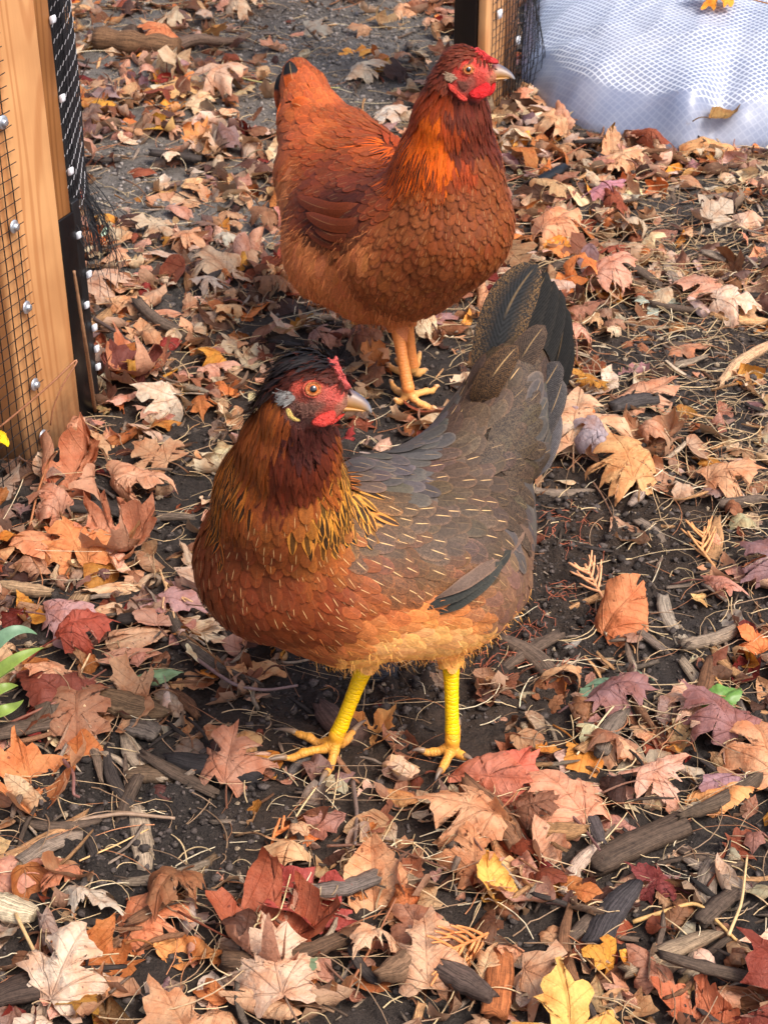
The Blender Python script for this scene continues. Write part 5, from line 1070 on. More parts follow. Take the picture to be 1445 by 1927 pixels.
# --- countable things: hero leaves placed where the photograph has them
HERO = [ # u, v, size m, yaw, kind, colour, state, pitch, roll, up/down curl, label, landmark phrase
 (1150, 872, .082, 15, 'maple', (226, 168, 96), 'cupped', 12, 0, -1, 'golden-tan maple leaf arched over bare soil beside the front hen\'s tail base', 'the arched golden-tan leaf'),
 (1205, 1150, .075, -50, 'broad', (216, 128, 62), 'curled', 25, 20, -1, 'folded orange-brown leaf leaning on a grey chip beyond the sprig', 'the folded orange-brown leaf'),
 (1050, 1895, .088, 8, 'maple', (246, 186, 66), 'cupped', 18, 0, -1, 'brightest yellow maple leaf, at the bottom edge of the ground', 'the bright yellow bottom leaf'),
 (905, 1660, .055, 20, 'broad', (242, 184, 48), 'curled', 40, 25, 1, 'yellow leaf folded into a cup in the litter', 'the folded yellow leaf'),
 (1405, 1385, .085, 10, 'maple', (224, 158, 104), 'cupped', 10, 0, -1, 'wide tan maple leaf with dark veins at the edge above a dark stem', 'the wide tan edge leaf'),
 (1415, 1850, .105, 30, 'maple', (150, 62, 40), 'cupped', 12, -10, -1, 'largest rust red maple leaf, glossy, at the bottom corner', 'the glossy rust red corner leaf'),
 (1235, 1890, .06, 60, 'maple', (198, 104, 50), 'crumpled', 10, 0, 1, 'orange-brown maple leaf next to the bright yellow bottom leaf', None),
 (170, 1815, .074, -20, 'maple', (222, 196, 168), 'crumpled', 15, 10, -1, 'bleached beige maple leaf with one side rolled under', 'the bleached beige leaf'),
 (370, 1715, .075, -60, 'maple', (222, 134, 78), 'cupped', 8, 0, -1, 'ragged orange-pink maple leaf on straw near the bottom edge', 'the ragged orange-pink leaf'),
 (510, 1800, .075, 10, 'maple', (224, 186, 152), 'cupped', 10, 0, -1, 'pale tan maple leaf with a notched lobe below the crimson leaf', 'the notched pale leaf'),
 (315, 1900, .08, 30, 'maple', (206, 152, 104), 'crumpled', 10, 0, -1, 'crinkled tan leaf cut by the bottom edge near a curled pale one', None),
 (430, 1912, .06, 90, 'broad', (212, 162, 116), 'rolled', 0, 0, -1, 'pale leaf arched like a tunnel at the bottom edge', None),
 (700, 1655, .072, 5, 'oval', (226, 162, 106), 'cupped', 48, 0, 1, 'tan leaf standing nearly upright in the litter before the hen', 'the upright tan leaf'),
 (530, 1672, .07, 35, 'maple', (176, 62, 52), 'cupped', 12, 0, 1, 'crimson and salmon leaf with a pale rim under straw', 'the crimson rimmed leaf'),
 (640, 1770, .10, -80, 'maple', (170, 82, 38), 'curled', 10, 0, 1, 'large brown leaf with its pale edge curled up', 'the large brown upcurled leaf'),
 (760, 1745, .07, 30, 'broad', (176, 120, 88), 'cupped', 5, 0, -1, 'dull brown leaf lying flat beside the upcurled large leaf', None),
 (800, 1790, .065, 0, 'maple', (216, 166, 124), 'cupped', 20, 0, -1, 'small pale veined leaf touching the dull brown flat leaf', None),
 (400, 1820, .055, -110, 'oval', (228, 150, 58), 'curled', 10, 20, 1, 'slim orange leaf twisted over straw', None),
 (675, 1835, .05, 150, 'maple', (224, 176, 132), 'crumpled', 20, 0, -1, 'small ragged beige leaf beneath a long dark stem', None),
 (120, 1020, .075, 30, 'maple', (226, 142, 66), 'crumpled', 10, 0, -1, 'ragged orange maple leaf lying near the foot of the coop wall', 'the ragged orange leaf'),
 (175, 870, .11, -20, 'maple', (190, 112, 66), 'curled', 35, 10, 1, 'big brown leaf curling up against the foot of the pine board', 'the big brown leaf at the board'),
 (60, 965, .07, 60, 'maple', (202, 140, 108), 'crumpled', 10, 0, -1, 'crumpled salmon leaf pushed against the coop wire', None),
 (30, 1060, .06, 100, 'broad', (220, 142, 88), 'cupped', 10, 0, -1, 'light orange leaf at the edge below the coop wire', None),
 (160, 1115, .07, 95, 'oval', (230, 188, 140), 'rolled', 8, 0, -1, 'pale tan leaf half rolled, below the ragged orange leaf', 'the half-rolled pale leaf'),
 (215, 1150, .055, -60, 'oval', (222, 182, 140), 'rolled', 10, 0, -1, 'narrow pale leaf rolled beside the bigger half-rolled one', None),
 (185, 1185, .06, -100, 'maple', (198, 148, 148), 'cupped', 5, 0, -1, 'pinkish mauve leaf lying below the half-rolled pale leaf', 'the pinkish mauve leaf'),
 (215, 1215, .065, -70, 'maple', (184, 78, 50), 'crumpled', 5, 0, -1, 'rust-orange leaf tucked under the pinkish mauve leaf', None),
 (300, 1010, .095, -60, 'maple', (196, 124, 84), 'crumpled', 15, 0, 1, 'large crumpled brown leaf facing the front hen\'s breast', 'the large crumpled brown leaf'),
 (325, 940, .09, -110, 'maple', (222, 164, 124), 'curled', 10, 0, -1, 'light tan leaf with long curled lobes behind the crumpled one', None),
 (370, 1165, .06, -110, 'maple', (192, 142, 140), 'cupped', 5, 0, -1, 'mauve-grey leaf on soil under the front hen\'s breast', 'the mauve-grey leaf'),
 (410, 1215, .07, -120, 'oak', (228, 206, 168), 'flat', 5, 0, -1, 'cream leaf with black specks near the mauve-grey leaf', 'the cream speckled leaf'),
 (315, 1205, .07, -70, 'oval', (222, 172, 128), 'rolled', 5, 0, -1, 'peach rolled leaf between two mauve leaves', None),
 (50, 1300, .09, 60, 'broad', (140, 66, 46), 'cupped', 5, 0, -1, 'dark red-brown leaf under the green blades', 'the dark leaf under the blades'),
 (150, 1320, .1, 8, 'oak', (178, 122, 84), 'cupped', 12, 0, -1, 'long brown leaf with a hole beside the dark leaf under the blades', 'the long brown leaf'),
 (60, 1290, .045, 80, 'maple', (222, 164, 120), 'cupped', 15, 0, -1, 'small light tan leaf on top of the dark red-brown one', None),
 (50, 1440, .09, 20, 'maple', (216, 132, 56), 'crumpled', 10, 0, 1, 'orange leaf with upturned rim on dark soil above the light tan splinter', 'the orange upturned leaf'),
 (448, 1428, .065, -10, 'maple', (188, 128, 96), 'cupped', 25, 0, -1, 'brown maple leaf pointing at the front hen\'s long toe', None),
 (100, 1655, .075, -75, 'oval', (210, 146, 118), 'curled', 10, 15, -1, 'salmon leaf folded over itself beside pale straw', 'the folded salmon leaf'),
 (95, 1690, .05, 150, 'oval', (196, 120, 76), 'cupped', 20, 0, -1, 'brown leaf half under the folded salmon leaf', None),
 (988, 1462, .065, -30, 'maple', (222, 104, 72), 'cupped', 20, 0, -1, 'bright coral-red leaf by the front hen\'s foot', 'the coral-red leaf'),
 (968, 1512, .075, -115, 'oval', (212, 122, 88), 'cupped', 15, 20, -1, 'coral leaf with a long pink stem under the coral-red leaf', 'the coral stemmed leaf'),
 (1010, 1490, .07, 40, 'maple', (222, 150, 108), 'cupped', 10, 0, -1, 'peach leaf over orange pieces beyond the coral stemmed leaf', None),
 (800, 1556, .07, 80, 'maple', (212, 152, 102), 'cupped', 10, 0, -1, 'tan maple leaf spread under the front hen\'s toes', 'the tan leaf under the toes'),
 (715, 1502, .045, 80, 'oval', (210, 150, 80), 'rolled', 0, 0, -1, 'short rolled yellowish leaf between the two feet', None),
 (738, 1365, .05, -50, 'maple', (234, 164, 70), 'crumpled', 30, 0, 1, 'small golden leaf standing between the yellow legs', 'the golden leaf between the legs'),
 (716, 1398, .045, 60, 'broad', (150, 96, 68), 'curled', 15, 0, 1, 'brown leaf curled behind the golden leaf between the legs', None),
 (890, 1600, .055, 0, 'maple', (200, 132, 76), 'crumpled', 15, 0, -1, 'brown-orange leaf right above the folded yellow leaf', None),
 (920, 1560, .06, 20, 'oval', (208, 148, 92), 'curled', 25, 0, 1, 'tan leaf curled upward below the coral stemmed leaf', None),
 (1410, 1495, .075, -70, 'oval', (232, 160, 76), 'curled', 10, 0, -1, 'orange-yellow pointed leaf under the wide tan edge leaf', 'the pointed orange-yellow leaf'),
 (1400, 1060, .08, 40, 'maple', (146, 108, 112), 'cupped', 10, 0, -1, 'purple-brown leaf draped over an orange one near the edge', 'the purple-brown leaf'),
 (1405, 1090, .055, 90, 'broad', (206, 128, 72), 'curled', 10, 0, 1, 'orange leaf curled beneath the purple-brown leaf', None),
 (1290, 1400, .075, 160, 'maple', (214, 170, 138), 'cupped', 10, 0, -1, 'pale pinkish-tan leaf hanging over dark leaves by the green leaf', None),
 (1275, 1470, .055, -60, 'maple', (216, 162, 134), 'cupped', 5, 0, -1, 'small pinkish leaf lying on mulch below the pale hanging leaf', 'the small pinkish leaf'),
 (1220, 1320, .06, -90, 'maple', (150, 104, 104), 'cupped', 5, 0, -1, 'dusky red leaf just before the green leaf', None),
 (1300, 1340, .07, 30, 'maple', (156, 104, 102), 'cupped', 5, 0, -1, 'dusky mauve leaf between the green leaf and the wide tan edge leaf', None),
 (1240, 1665, .06, -80, 'oval', (214, 168, 132), 'rolled', 5, 0, -1, 'cream and crimson rolled leaf on dark chips', 'the cream rolled leaf'),
 (1190, 1655, .04, 60, 'maple', (128, 44, 40), 'crumpled', 8, 0, -1, 'little crimson leaf on chips touching the cream rolled leaf', None),
 (1085, 800, .1, -10, 'maple', (222, 176, 132), 'cupped', 10, 0, -1, 'large light tan leaf right behind the front hen\'s tail', 'the large leaf behind the tail'),
 (1080, 840, .06, 40, 'maple', (166, 150, 158), 'crumpled', 5, 0, -1, 'grey-lilac leaf lying under the large leaf behind the tail', None),
 (1270, 825, .085, -50, 'maple', (184, 134, 92), 'crumpled', 30, 0, 1, 'brown leaf with raised claws on bare soil beyond the arched leaf', 'the clawed brown leaf'),
 (1260, 745, .07, -60, 'maple', (208, 148, 108), 'cupped', 10, 0, -1, 'light brown leaf behind the clawed brown leaf', None),
 (1320, 655, .07, -80, 'oak', (204, 142, 100), 'curled', 10, 0, -1, 'long tan leaf on straw beyond the light brown leaf', 'the long tan leaf on straw'),
 (1420, 920, .065, -90, 'maple', (224, 164, 112), 'cupped', 12, 0, -1, 'peach leaf at the edge level with the front hen\'s back', 'the peach edge leaf'),
 (1335, 945, .05, 150, 'oval', (142, 116, 112), 'curled', 20, 0, -1, 'grey-mauve leaf with a long stem near the peach edge leaf', None),
 (1190, 530, .075, -60, 'maple', (220, 156, 126), 'cupped', 5, 0, -1, 'salmon-pink leaf in the drift beyond the front hen\'s tail tip', 'the salmon-pink drift leaf'),
 (1270, 545, .08, 70, 'maple', (212, 152, 120), 'cupped', 5, 0, -1, 'wide pinkish-tan leaf beside the salmon-pink drift leaf', None),
 (1190, 565, .055, 80, 'maple', (158, 172, 158), 'flat', 3, 0, -1, 'pale grey-green maple leaf in the pink drift', None),
 (1030, 475, .06, 50, 'oval', (224, 132, 34), 'curled', 15, 0, -1, 'vivid orange-gold leaf touching the front hen\'s tail tip', 'the vivid orange-gold leaf'),
 (1175, 365, .065, -70, 'maple', (196, 128, 146), 'cupped', 8, 0, -1, 'pink-purple leaf below the plastic sheet', 'the pink-purple leaf'),
 (1145, 290, .07, 0, 'oval', (224, 170, 118), 'curled', 45, 0, 1, 'tan leaf standing upright before the plastic sheet', 'the upright leaf before the sheet'),
 (1200, 315, .065, -60, 'maple', (226, 174, 124), 'curled', 10, 0, -1, 'tan leaf with a cream edge between sheet and pink-purple leaf', None),
 (1375, 290, .10, -85, 'oak', (222, 160, 88), 'cupped', 5, 0, -1, 'long orange-tan leaf along the hem of the plastic sheet', 'the leaf along the sheet hem'),
 (1080, 430, .08, -50, 'maple', (228, 156, 104), 'cupped', 5, 0, -1, 'peach leaf beside the rear hen\'s breast', 'the peach leaf by the rear breast'),
 (1020, 240, .085, 30, 'maple', (216, 168, 118), 'crumpled', 10, 0, -1, 'pale brown leaf heaped beside the far post', 'the heap beside the far post'),
 (690, 672, .06, 20, 'maple', (228, 140, 46), 'curled', 40, 0, 1, 'orange leaf standing between the front hen\'s crest and the rear legs', 'the orange leaf by the rear legs'),
 (320, 690, .09, -60, 'maple', (200, 120, 74), 'crumpled', 12, 0, 1, 'orange-brown leaf with raised lobes left of the black crest', 'the raised orange-brown leaf'),
 (210, 700, .08, 40, 'maple', (118, 56, 46), 'crumpled', 30, 0, 1, 'dark maroon leaf leaning by the foot of the netting', 'the maroon leaf by the netting'),
 (240, 555, .08, -70, 'maple', (198, 160, 132), 'cupped', 8, 0, -1, 'greyish tan leaf lying beyond the steel bracket', 'the greyish leaf by the bracket'),
 (380, 510, .075, 40, 'maple', (212, 176, 136), 'cupped', 5, 0, -1, 'pale leaf behind the rear hen\'s belly on brown litter', None),
 (392, 250, .055, -30, 'maple', (232, 144, 48), 'curled', 25, 0, 1, 'bright orange leaf with a raised tip on the path', 'the bright orange path leaf'),
 (340, 168, .07, 20, 'maple', (228, 178, 104), 'flat', 3, 0, -1, 'golden maple leaf lying flat on the path', 'the flat golden path leaf'),
 (400, 195, .06, -40, 'maple', (226, 190, 142), 'cupped', 8, 0, -1, 'cream maple leaf next to the flat golden path leaf', None),
 (470, 180, .09, -80, 'maple', (220, 176, 142), 'cupped', 5, 0, -1, 'wide peach leaf on the path towards the rear hen\'s tail', 'the wide peach path leaf'),
 (460, 452, .07, -85, 'oak', (198, 196, 178), 'crumpled', 3, 0, -1, 'whitish grey crinkled leaf on the path behind the rear hen', 'the whitish crinkled leaf'),
 (390, 335, .06, -60, 'oval', (236, 186, 124), 'curled', 8, 0, -1, 'pale yellow folded leaf in the middle of the path', 'the pale yellow path leaf'),
 (345, 362, .05, 20, 'broad', (214, 176, 134), 'flat', 3, 0, -1, 'small round beige leaf before the pale yellow path leaf', None),
 (500, 25, .09, -85, 'maple', (226, 192, 152), 'cupped', 6, 0, -1, 'wide cream leaf at the far end of the path', 'the cream leaf at the path end'),
 (270, 95, .07, 60, 'maple', (224, 134, 68), 'cupped', 8, 0, -1, 'orange leaf leaning on the bark log', None),
 (720, 150, .075, -70, 'maple', (214, 196, 168), 'cupped', 10, 0, -1, 'bleached leaf between the rear hen\'s tail and neck', None),
 (760, 215, .06, -60, 'maple', (206, 194, 178), 'cupped', 10, 0, -1, 'whitish leaf close behind the rear hen\'s neck', None)]
for k, h in enumerate(HERO):
    put_leaf(h[0], h[1], h[2]*.88, h[3], h[4], (lin(*h[5])*.82+lin(*h[5]).mean()*.2), h[6], h[7], h[8], h[9], 1000+k, h[10])
    if h[11]: LAND.append((h[0], h[1], h[11]))
# leaves lying on the plastic sheet
def on_sheet(u, v):
    h = SHB.ray_cast(Vector(CAMP), Vector(unit(P(u, v, 1)-CAMP))); return np.array(h[0]) if h[0] is not None else G(u, v, .15)
q = on_sheet(1302, 12); put_leaf(0, 0, .062, 70, 'maple', lin(238, 158, 50), 'cupped', 5, 0, -1, 50, 'orange maple leaf resting high on the plastic sheet', fix=q[2]-.002, at=q)
q = on_sheet(1385, 215); put_leaf(0, 0, .052, -60, 'oval', lin(150, 120, 70), 'cupped', 0, 0, 1, 51, 'small olive-brown leaf resting low on the plastic sheet', fix=q[2]+.001, at=q)
LAND += [(600, 700, 'the front hen\'s head'), (560, 1440, 'the front hen\'s long toe'), (1000, 700, 'the front hen\'s tail'), (1110, 1090, 'the orange sprig'), (1200, 1275, 'the green leaf'), (770, 740, 'the rear hen\'s feet'), (560, 450, 'the rear hen\'s belly'), (560, 150, 'the rear hen\'s tail'), (170, 640, 'the netting foot'), (250, 70, 'the bark log'), (1040, 325, 'the black pipe'), (990, 150, 'the far post'), (60, 900, 'the coop wire'), (1300, 300, 'the plastic sheet'), (360, 1440, 'the charred chip'), (1180, 1600, 'the dark bark slab'), (20, 1720, 'the pale broken stick'), (560, 1890, 'the small green leaf'), (1090, 1640, 'the bleached stick')]
LU = np.array([l[:2] for l in LAND], float)
used = set(h[10] for h in HERO)
def describe(noun, adjs, u, v, k):
    d_ = np.hypot(LU[:, 0]-u, (LU[:, 1]-v)*1.3); o_ = np.argsort(d_)
    def rel(i):
        du, dv = u-LU[i, 0], v-LU[i, 1]
        return 'touching' if d_[i] < 45 else 'behind' if dv < -abs(du)*.8 else 'in front of' if dv > abs(du)*.8 else 'beside'
    for n_adj in range(2, len(adjs)+1):
        base = ' '.join(adjs[-n_adj:])
        for i in o_[:2]:
            l = f"{base} {noun} {rel(i)} {LAND[i][2]}"
            if l not in used and len(l.split()) <= 16: used.add(l); return l
    for j in o_[1:12]:
        l = f"{' '.join(adjs[-2:])} {noun} between {LAND[o_[0]][2]} and {LAND[j][2]}".replace("between the", "between the")
        if l not in used and len(l.split()) <= 16: used.add(l); return l
    for j in o_[2:40]:
        l = f"{' '.join(adjs[-3:])} {noun} on the side of {LAND[o_[0]][2]} towards {LAND[j][2]}"
        if l not in used: used.add(l); return l
    return f"{' '.join(adjs)} {noun} near {LAND[o_[0]][2]}"
NLEAF = 300-len(HERO)-2
x_, y_, u, v = visible(9000, rgm, 5, 1440, 5, 1915); dn = ldens(u, v); ok = (rgm.rand(len(x_)) < dn*.7) & ~in_sheet(x_, y_) & ~behind_wall(x_, y_) & ~nearfoot(x_, y_, .068)
x_, y_, u, v = x_[ok], y_[ok], u[ok], v[ok]; taken = [tuple(G(h[0], h[1])[:2]) for h in HERO]; cnt = 0
for k in range(len(x_)):
    if cnt >= NLEAF: break
    mind = .028 if y_[k] < 1.7 else .032
    if min((x_[k]-a)**2+(y_[k]-c_)**2 for a, c_ in taken) < mind**2: continue
    if 400 < u[k] < 960 and 150 < v[k] < 560 and u[k] > 560: continue       # fully hidden behind the rear hen
    if 420 < u[k] < 900 and 880 < v[k] < 1150: continue                      # and behind the front hen
    taken.append((x_[k], y_[k])); kind = ['maple', 'maple', 'maple', 'bit', 'oval', 'broad', 'oak', 'bit'][rgm.randint(8)]; cn = CN[rgm.choice(len(CN), p=CW)]
    st = list(STATE)[rgm.choice(5, p=[.1, .22, .28, .12, .28])]; sz = rgm.uniform(.032, .058)
    adj = ['large' if sz > .05 else 'medium' if sz > .042 else 'small', st, cn]; noun = {'maple': 'maple leaf', 'oval': 'oval leaf', 'broad': 'rounded leaf', 'oak': 'lobed leaf', 'bit': 'torn leaf piece'}[kind]
    put_leaf(u[k], v[k], sz, rgm.rand()*360, kind, np.clip(COLS[cn][0]*rgm.uniform(.6, 1.05)*(1+rgm.randn(3)*.04), 0, .9), st, rgm.randn()*12, rgm.randn()*10, rgm.choice([-1, 1], p=[.65, .35]), 5000+k, describe(noun, adj, u[k], v[k], k), at=(x_[k], y_[k], 0), K=6, Mn=60)
    cnt += 1
# --- chips and sticks
HCH = [ # u0,v0,u1,v1, width m, height m, colour, label
 (322, 1450, 480, 1488, .020, .012, (44, 40, 40), 'charred black chip on bare soil near the orange upturned leaf'), (245, 1465, 330, 1468, .016, .010, (104, 84, 66), 'short brown chip end to end with the charred one'),
 (0, 1640, 165, 1550, .013, .009, (176, 132, 92), 'long light tan splinter lying diagonally near the edge'), (-20, 1715, 62, 1745, .02, .016, (196, 178, 148), 'pale broken stick end at the edge'),
 (1120, 1630, 1270, 1560, .022, .016, (86, 70, 58), 'thick dark bark slab lying diagonally in mulch'), (1050, 1690, 1112, 1600, .012, .008, (186, 160, 140), 'bleached stick with a frayed end'),
 (1115, 1790, 1185, 1680, .022, .012, (66, 60, 60), 'flat grey-black slab speckled with soil'), (1080, 1500, 1135, 1600, .014, .008, (84, 74, 72), 'grey tapered splinter beside the bleached stick'),
 (1000, 1590, 1100, 1590, .016, .012, (158, 118, 80), 'short tan stick with bark, lying level'), (1240, 1120, 1275, 1200, .014, .008, (150, 136, 120), 'grey weathered chip propping the folded orange-brown leaf'),
 (1290, 1225, 1380, 1200, .014, .012, (142, 124, 106), 'short grey stick right of the folded orange-brown leaf'), (1180, 1175, 1245, 1225, .008, .006, (120, 104, 92), 'thin grey splinter poking up by the folded orange-brown leaf'),
 (1345, 720, 1450, 645, .014, .012, (196, 158, 122), 'long pale stick crossing the straw at the edge'), (1150, 780, 1225, 765, .018, .014, (72, 66, 64), 'dark rotten chip under the straw heap'),
 (1340, 600, 1445, 615, .016, .008, (206, 156, 108), 'light orange splintered wood lying on straw'), (170, 1330, 310, 1370, .030, .010, (116, 92, 68), 'wide brown slab of bark with curved grain'),
 (300, 1395, 250, 1380, .02, .01, (110, 98, 88), 'grey chip beside the wide brown slab'), (120, 1200, 150, 1140, .018, .010, (150, 122, 92), 'wide tan chip near the half-rolled pale leaf'),
 (0, 1115, 95, 1130, .014, .012, (170, 140, 108), 'tan stick lying at the edge under the ragged orange leaf'), (300, 1190, 460, 1320, .012, .008, (86, 74, 64), 'long dark stick slanting under the front hen\'s breast'),
 (600, 1340, 665, 1400, .026, .012, (92, 70, 62), 'purplish brown chip beside the hen\'s bent leg'), (565, 1715, 705, 1690, .013, .010, (112, 100, 92), 'grey smooth stick below the upright tan leaf'),
 (790, 1830, 920, 1905, .020, .014, (86, 70, 62), 'dark brown stick running to the bottom edge'), (720, 1880, 790, 1835, .022, .016, (120, 92, 70), 'knobbly brown stick end next to the dark brown stick'),
 (0, 1890, 110, 1870, .024, .012, (70, 56, 48), 'dark wood under the dead leaf at the corner'), (430, 1860, 640, 1820, .016, .012, (98, 74, 56), 'brown wood sliver under the notched pale leaf'),
 (930, 1930, 945, 1820, .020, .012, (162, 96, 56), 'rusty brown chip standing at the bottom edge'), (1180, 1840, 1345, 1770, .014, .010, (150, 128, 104), 'weathered splintered stick above the glossy rust red corner leaf'),
 (350, 1690, 400, 1620, .009, .007, (110, 88, 66), 'thin brown splinter pointing at bare soil'), (545, 1470, 600, 1410, .010, .006, (100, 92, 88), 'small grey sliver by the long toe'),
 (1065, 1100+110, 1098, 1195, .007, .006, (150, 142, 132), 'short pale stick alone on bare soil'), (1190, 960, 1210, 925, .012, .006, (150, 130, 116), 'small pinkish grey chip behind bare soil'),
 (660, 1260, 745, 1270, .024, .012, (58, 56, 60), 'dark lump of bark between the thighs'), (1355, 955, 1440, 945, .012, .010, (104, 88, 76), 'brown stick under the peach edge leaf'),
 (165, 1390, 200, 1480, .008, .006, (120, 100, 84), 'thin splinter near the wide brown slab'), (1290, 1560, 1440, 1480, .014, .010, (92, 76, 62), 'long bark strip under the pointed orange-yellow leaf')]
def px_chip(u0, v0, u1, v1, w, h, c_, k, name='wood_chip'):
    a, b_ = G(u0, v0), G(u1, v1); m = (a+b_)/2; d_ = b_-a
    return put_chip(m[0], m[1], float(np.linalg.norm(d_[:2])), w, h, math.atan2(d_[1], d_[0]), 0, 0, lin(*c_), k, 14, 10, name=name)
for k, h in enumerate(HCH):
    o = px_chip(*h[:4], h[4], h[5], h[6], 300+k); tag(o, h[7], 'wood chip', 'wood chips and sticks in the mulch'); used.add(h[7])
x_, y_, u, v = visible(900, rgm, 5, 1440, 5, 1915); cnt = 0; wv = .3+gsum(u, v, [(1330, 640, 160, 200, .5), (1250, 1300, 200, 150, 1), (1200, 1650, 250, 150, 1), (300, 1350, 300, 200, .8), (250, 1700, 300, 200, .6)])
for k in range(len(x_)):
    if cnt >= 110: break
    if rgm.rand() > wv[k] or in_sheet(x_[k:k+1], y_[k:k+1])[0] or behind_wall(x_[k], y_[k]) or nearfoot(x_[k], y_[k], .075) or (420 < u[k] < 960 and 150 < v[k] < 560) or (420 < u[k] < 950 and 880 < v[k] < 1230): continue
    L_ = rgm.uniform(.03, .075); ci = rgm.choice(6, p=CHW); cn = ['grey', 'brown', 'pale grey', 'tan', 'blackish', 'reddish brown'][ci]
    o = put_chip(x_[k], y_[k], L_, L_*rgm.uniform(.12, .3), L_*rgm.uniform(.08, .16), rgm.rand()*6.3, rgm.randn()*.15, 0, CHC[ci][0]*rgm.uniform(.75, 1.2), 900+k, 11, 9)
    tag(o, describe('wood chip', ['long' if L_ > .055 else 'short', cn], u[k], v[k], k), 'wood chip', 'wood chips and sticks in the mulch'); cnt += 1
b = b_mulch; x_, y_, u, v = visible(8500, rgm); sp = rgm.rand(len(x_)) < .25+.75*np.clip(gsum(u, v, [(1330, 640, 200, 250, 1), (1250, 1300, 200, 150, 1), (1200, 1650, 250, 150, 1), (300, 1350, 300, 200, .8), (250, 1700, 300, 200, .7)]), 0, 1)
for k in np.where(sp & ~in_sheet(x_, y_) & ~behind_wall(x_, y_) & ~nearfoot(x_, y_, .03))[0]:
    L_ = .008+.034*rgm.rand()**2; put_chip(x_[k], y_[k], L_, L_*rgm.uniform(.06, .18), L_*rgm.uniform(.04, .10), rgm.rand()*6.3, rgm.randn()*.2, 0, CHC[rgm.choice(6, p=CHW)][0]*rgm.uniform(.5, 1.9), rgm.randint(1e6), 4, 5, b)
tag(b.build('mulch_bits', M['chip'], smooth=False), 'small splinters of shredded mulch', kind='stuff')
# bark log and pipe at the back
b = MB(); a, c_ = G(183, 72, .02), G(335, 92, .02); pts = [a+(c_-a)*q for q in np.linspace(0, 1, 12)]; b.tube(pts, .019*(1+.15*np.sin(np.arange(12)*1.7)), 16, col=np.r_[lin(120, 88, 62), 1], uvl=np.linspace(0, 2, 12)); tag(recenter(b.build('bark_log', M['chip'])), 'split brown log end lying across the path beyond the netting', 'log')
b = MB(); a, c_ = G(322, 92, .015), G(470, 62, .015); b.tube([a+(c_-a)*q+np.array([0, 0, .008*math.sin(q*6)]) for q in np.linspace(0, 1, 10)], np.linspace(.012, .005, 10), 10, col=np.r_[lin(112, 90, 76), 1]); tag(recenter(b.build('branch', M['chip'])), 'thin dark branch running from the log', 'branch')
b = MB(); a, c_ = G(1000, 350, .014), G(1062, 318, .016); b.tube([a+(c_-a)*q for q in np.linspace(0, 1, 5)], .009, 20, col=np.r_[lin(30, 30, 32), 1], caps=True); tag(recenter(b.build('pipe', M['black'])), 'short black plastic pipe half buried in leaves beside the rear hen', 'pipe')
# --- stems and twigs as individuals
def stem_thing(pts, r, c_, name, label, cat='twig', grp='loose stems and twigs', n=24, nod=0.0):
    pts = np.array(pts, float); k = np.linspace(0, len(pts)-1, n); q = np.stack([np.interp(k, np.arange(len(pts)), pts[:, i]) for i in range(3)], -1)
    for _ in range(5): q[1:-1] = (q[:-2]+2*q[1:-1]+q[2:])/4
    b = MB(); b.tube(q, r*(1+nod*np.abs(np.sin(np.arange(n)*1.3)))*np.linspace(1.15, .75, n), 7, col=np.r_[lin(*c_), 1]); o = b.build(name, M['straw']); recenter(o); tag(o, label, cat, grp); return o
def gp(u, v, h=0): g = G(u, v); z = hat(g[0], g[1])+h; g = G(u, v, z); return g
stem_thing([P(-10, 812, 1.66), P(60, 755, 1.66), P(120, 702, 1.665), P(146, 672, 1.67), P(149, 680, 1.67), P(118, 720, 1.665), P(98, 770, 1.67), P(96, 800, 1.68)], .0010, (150, 100, 70), 'dry_stem', 'long brown dry stem looping in front of the pine board')
stem_thing([gp(180, 775), P(163, 655, 1.76), P(148, 560, 1.72), P(140, 510, 1.70)], .0016, (150, 112, 82), 'twig', 'straight tan twig leaning on the black bracket', nod=.3)
stem_thing([gp(55, 1000), gp(70, 930, .03), gp(95, 860, .06), P(108, 850, 1.70)], .0011, (170, 110, 70), 'dry_stem', 'reddish stem bending up at the foot of the board')
put_leaf(0, 0, .02, 60, 'oval', lin(250, 226, 30), 'cupped', 60, 0, 1, 91, 'tiny bright yellow leaf at the end of the looping dry stem', fix=float(P(-2, 838, 1.655)[2]), at=P(-2, 830, 1.655), stem=False)
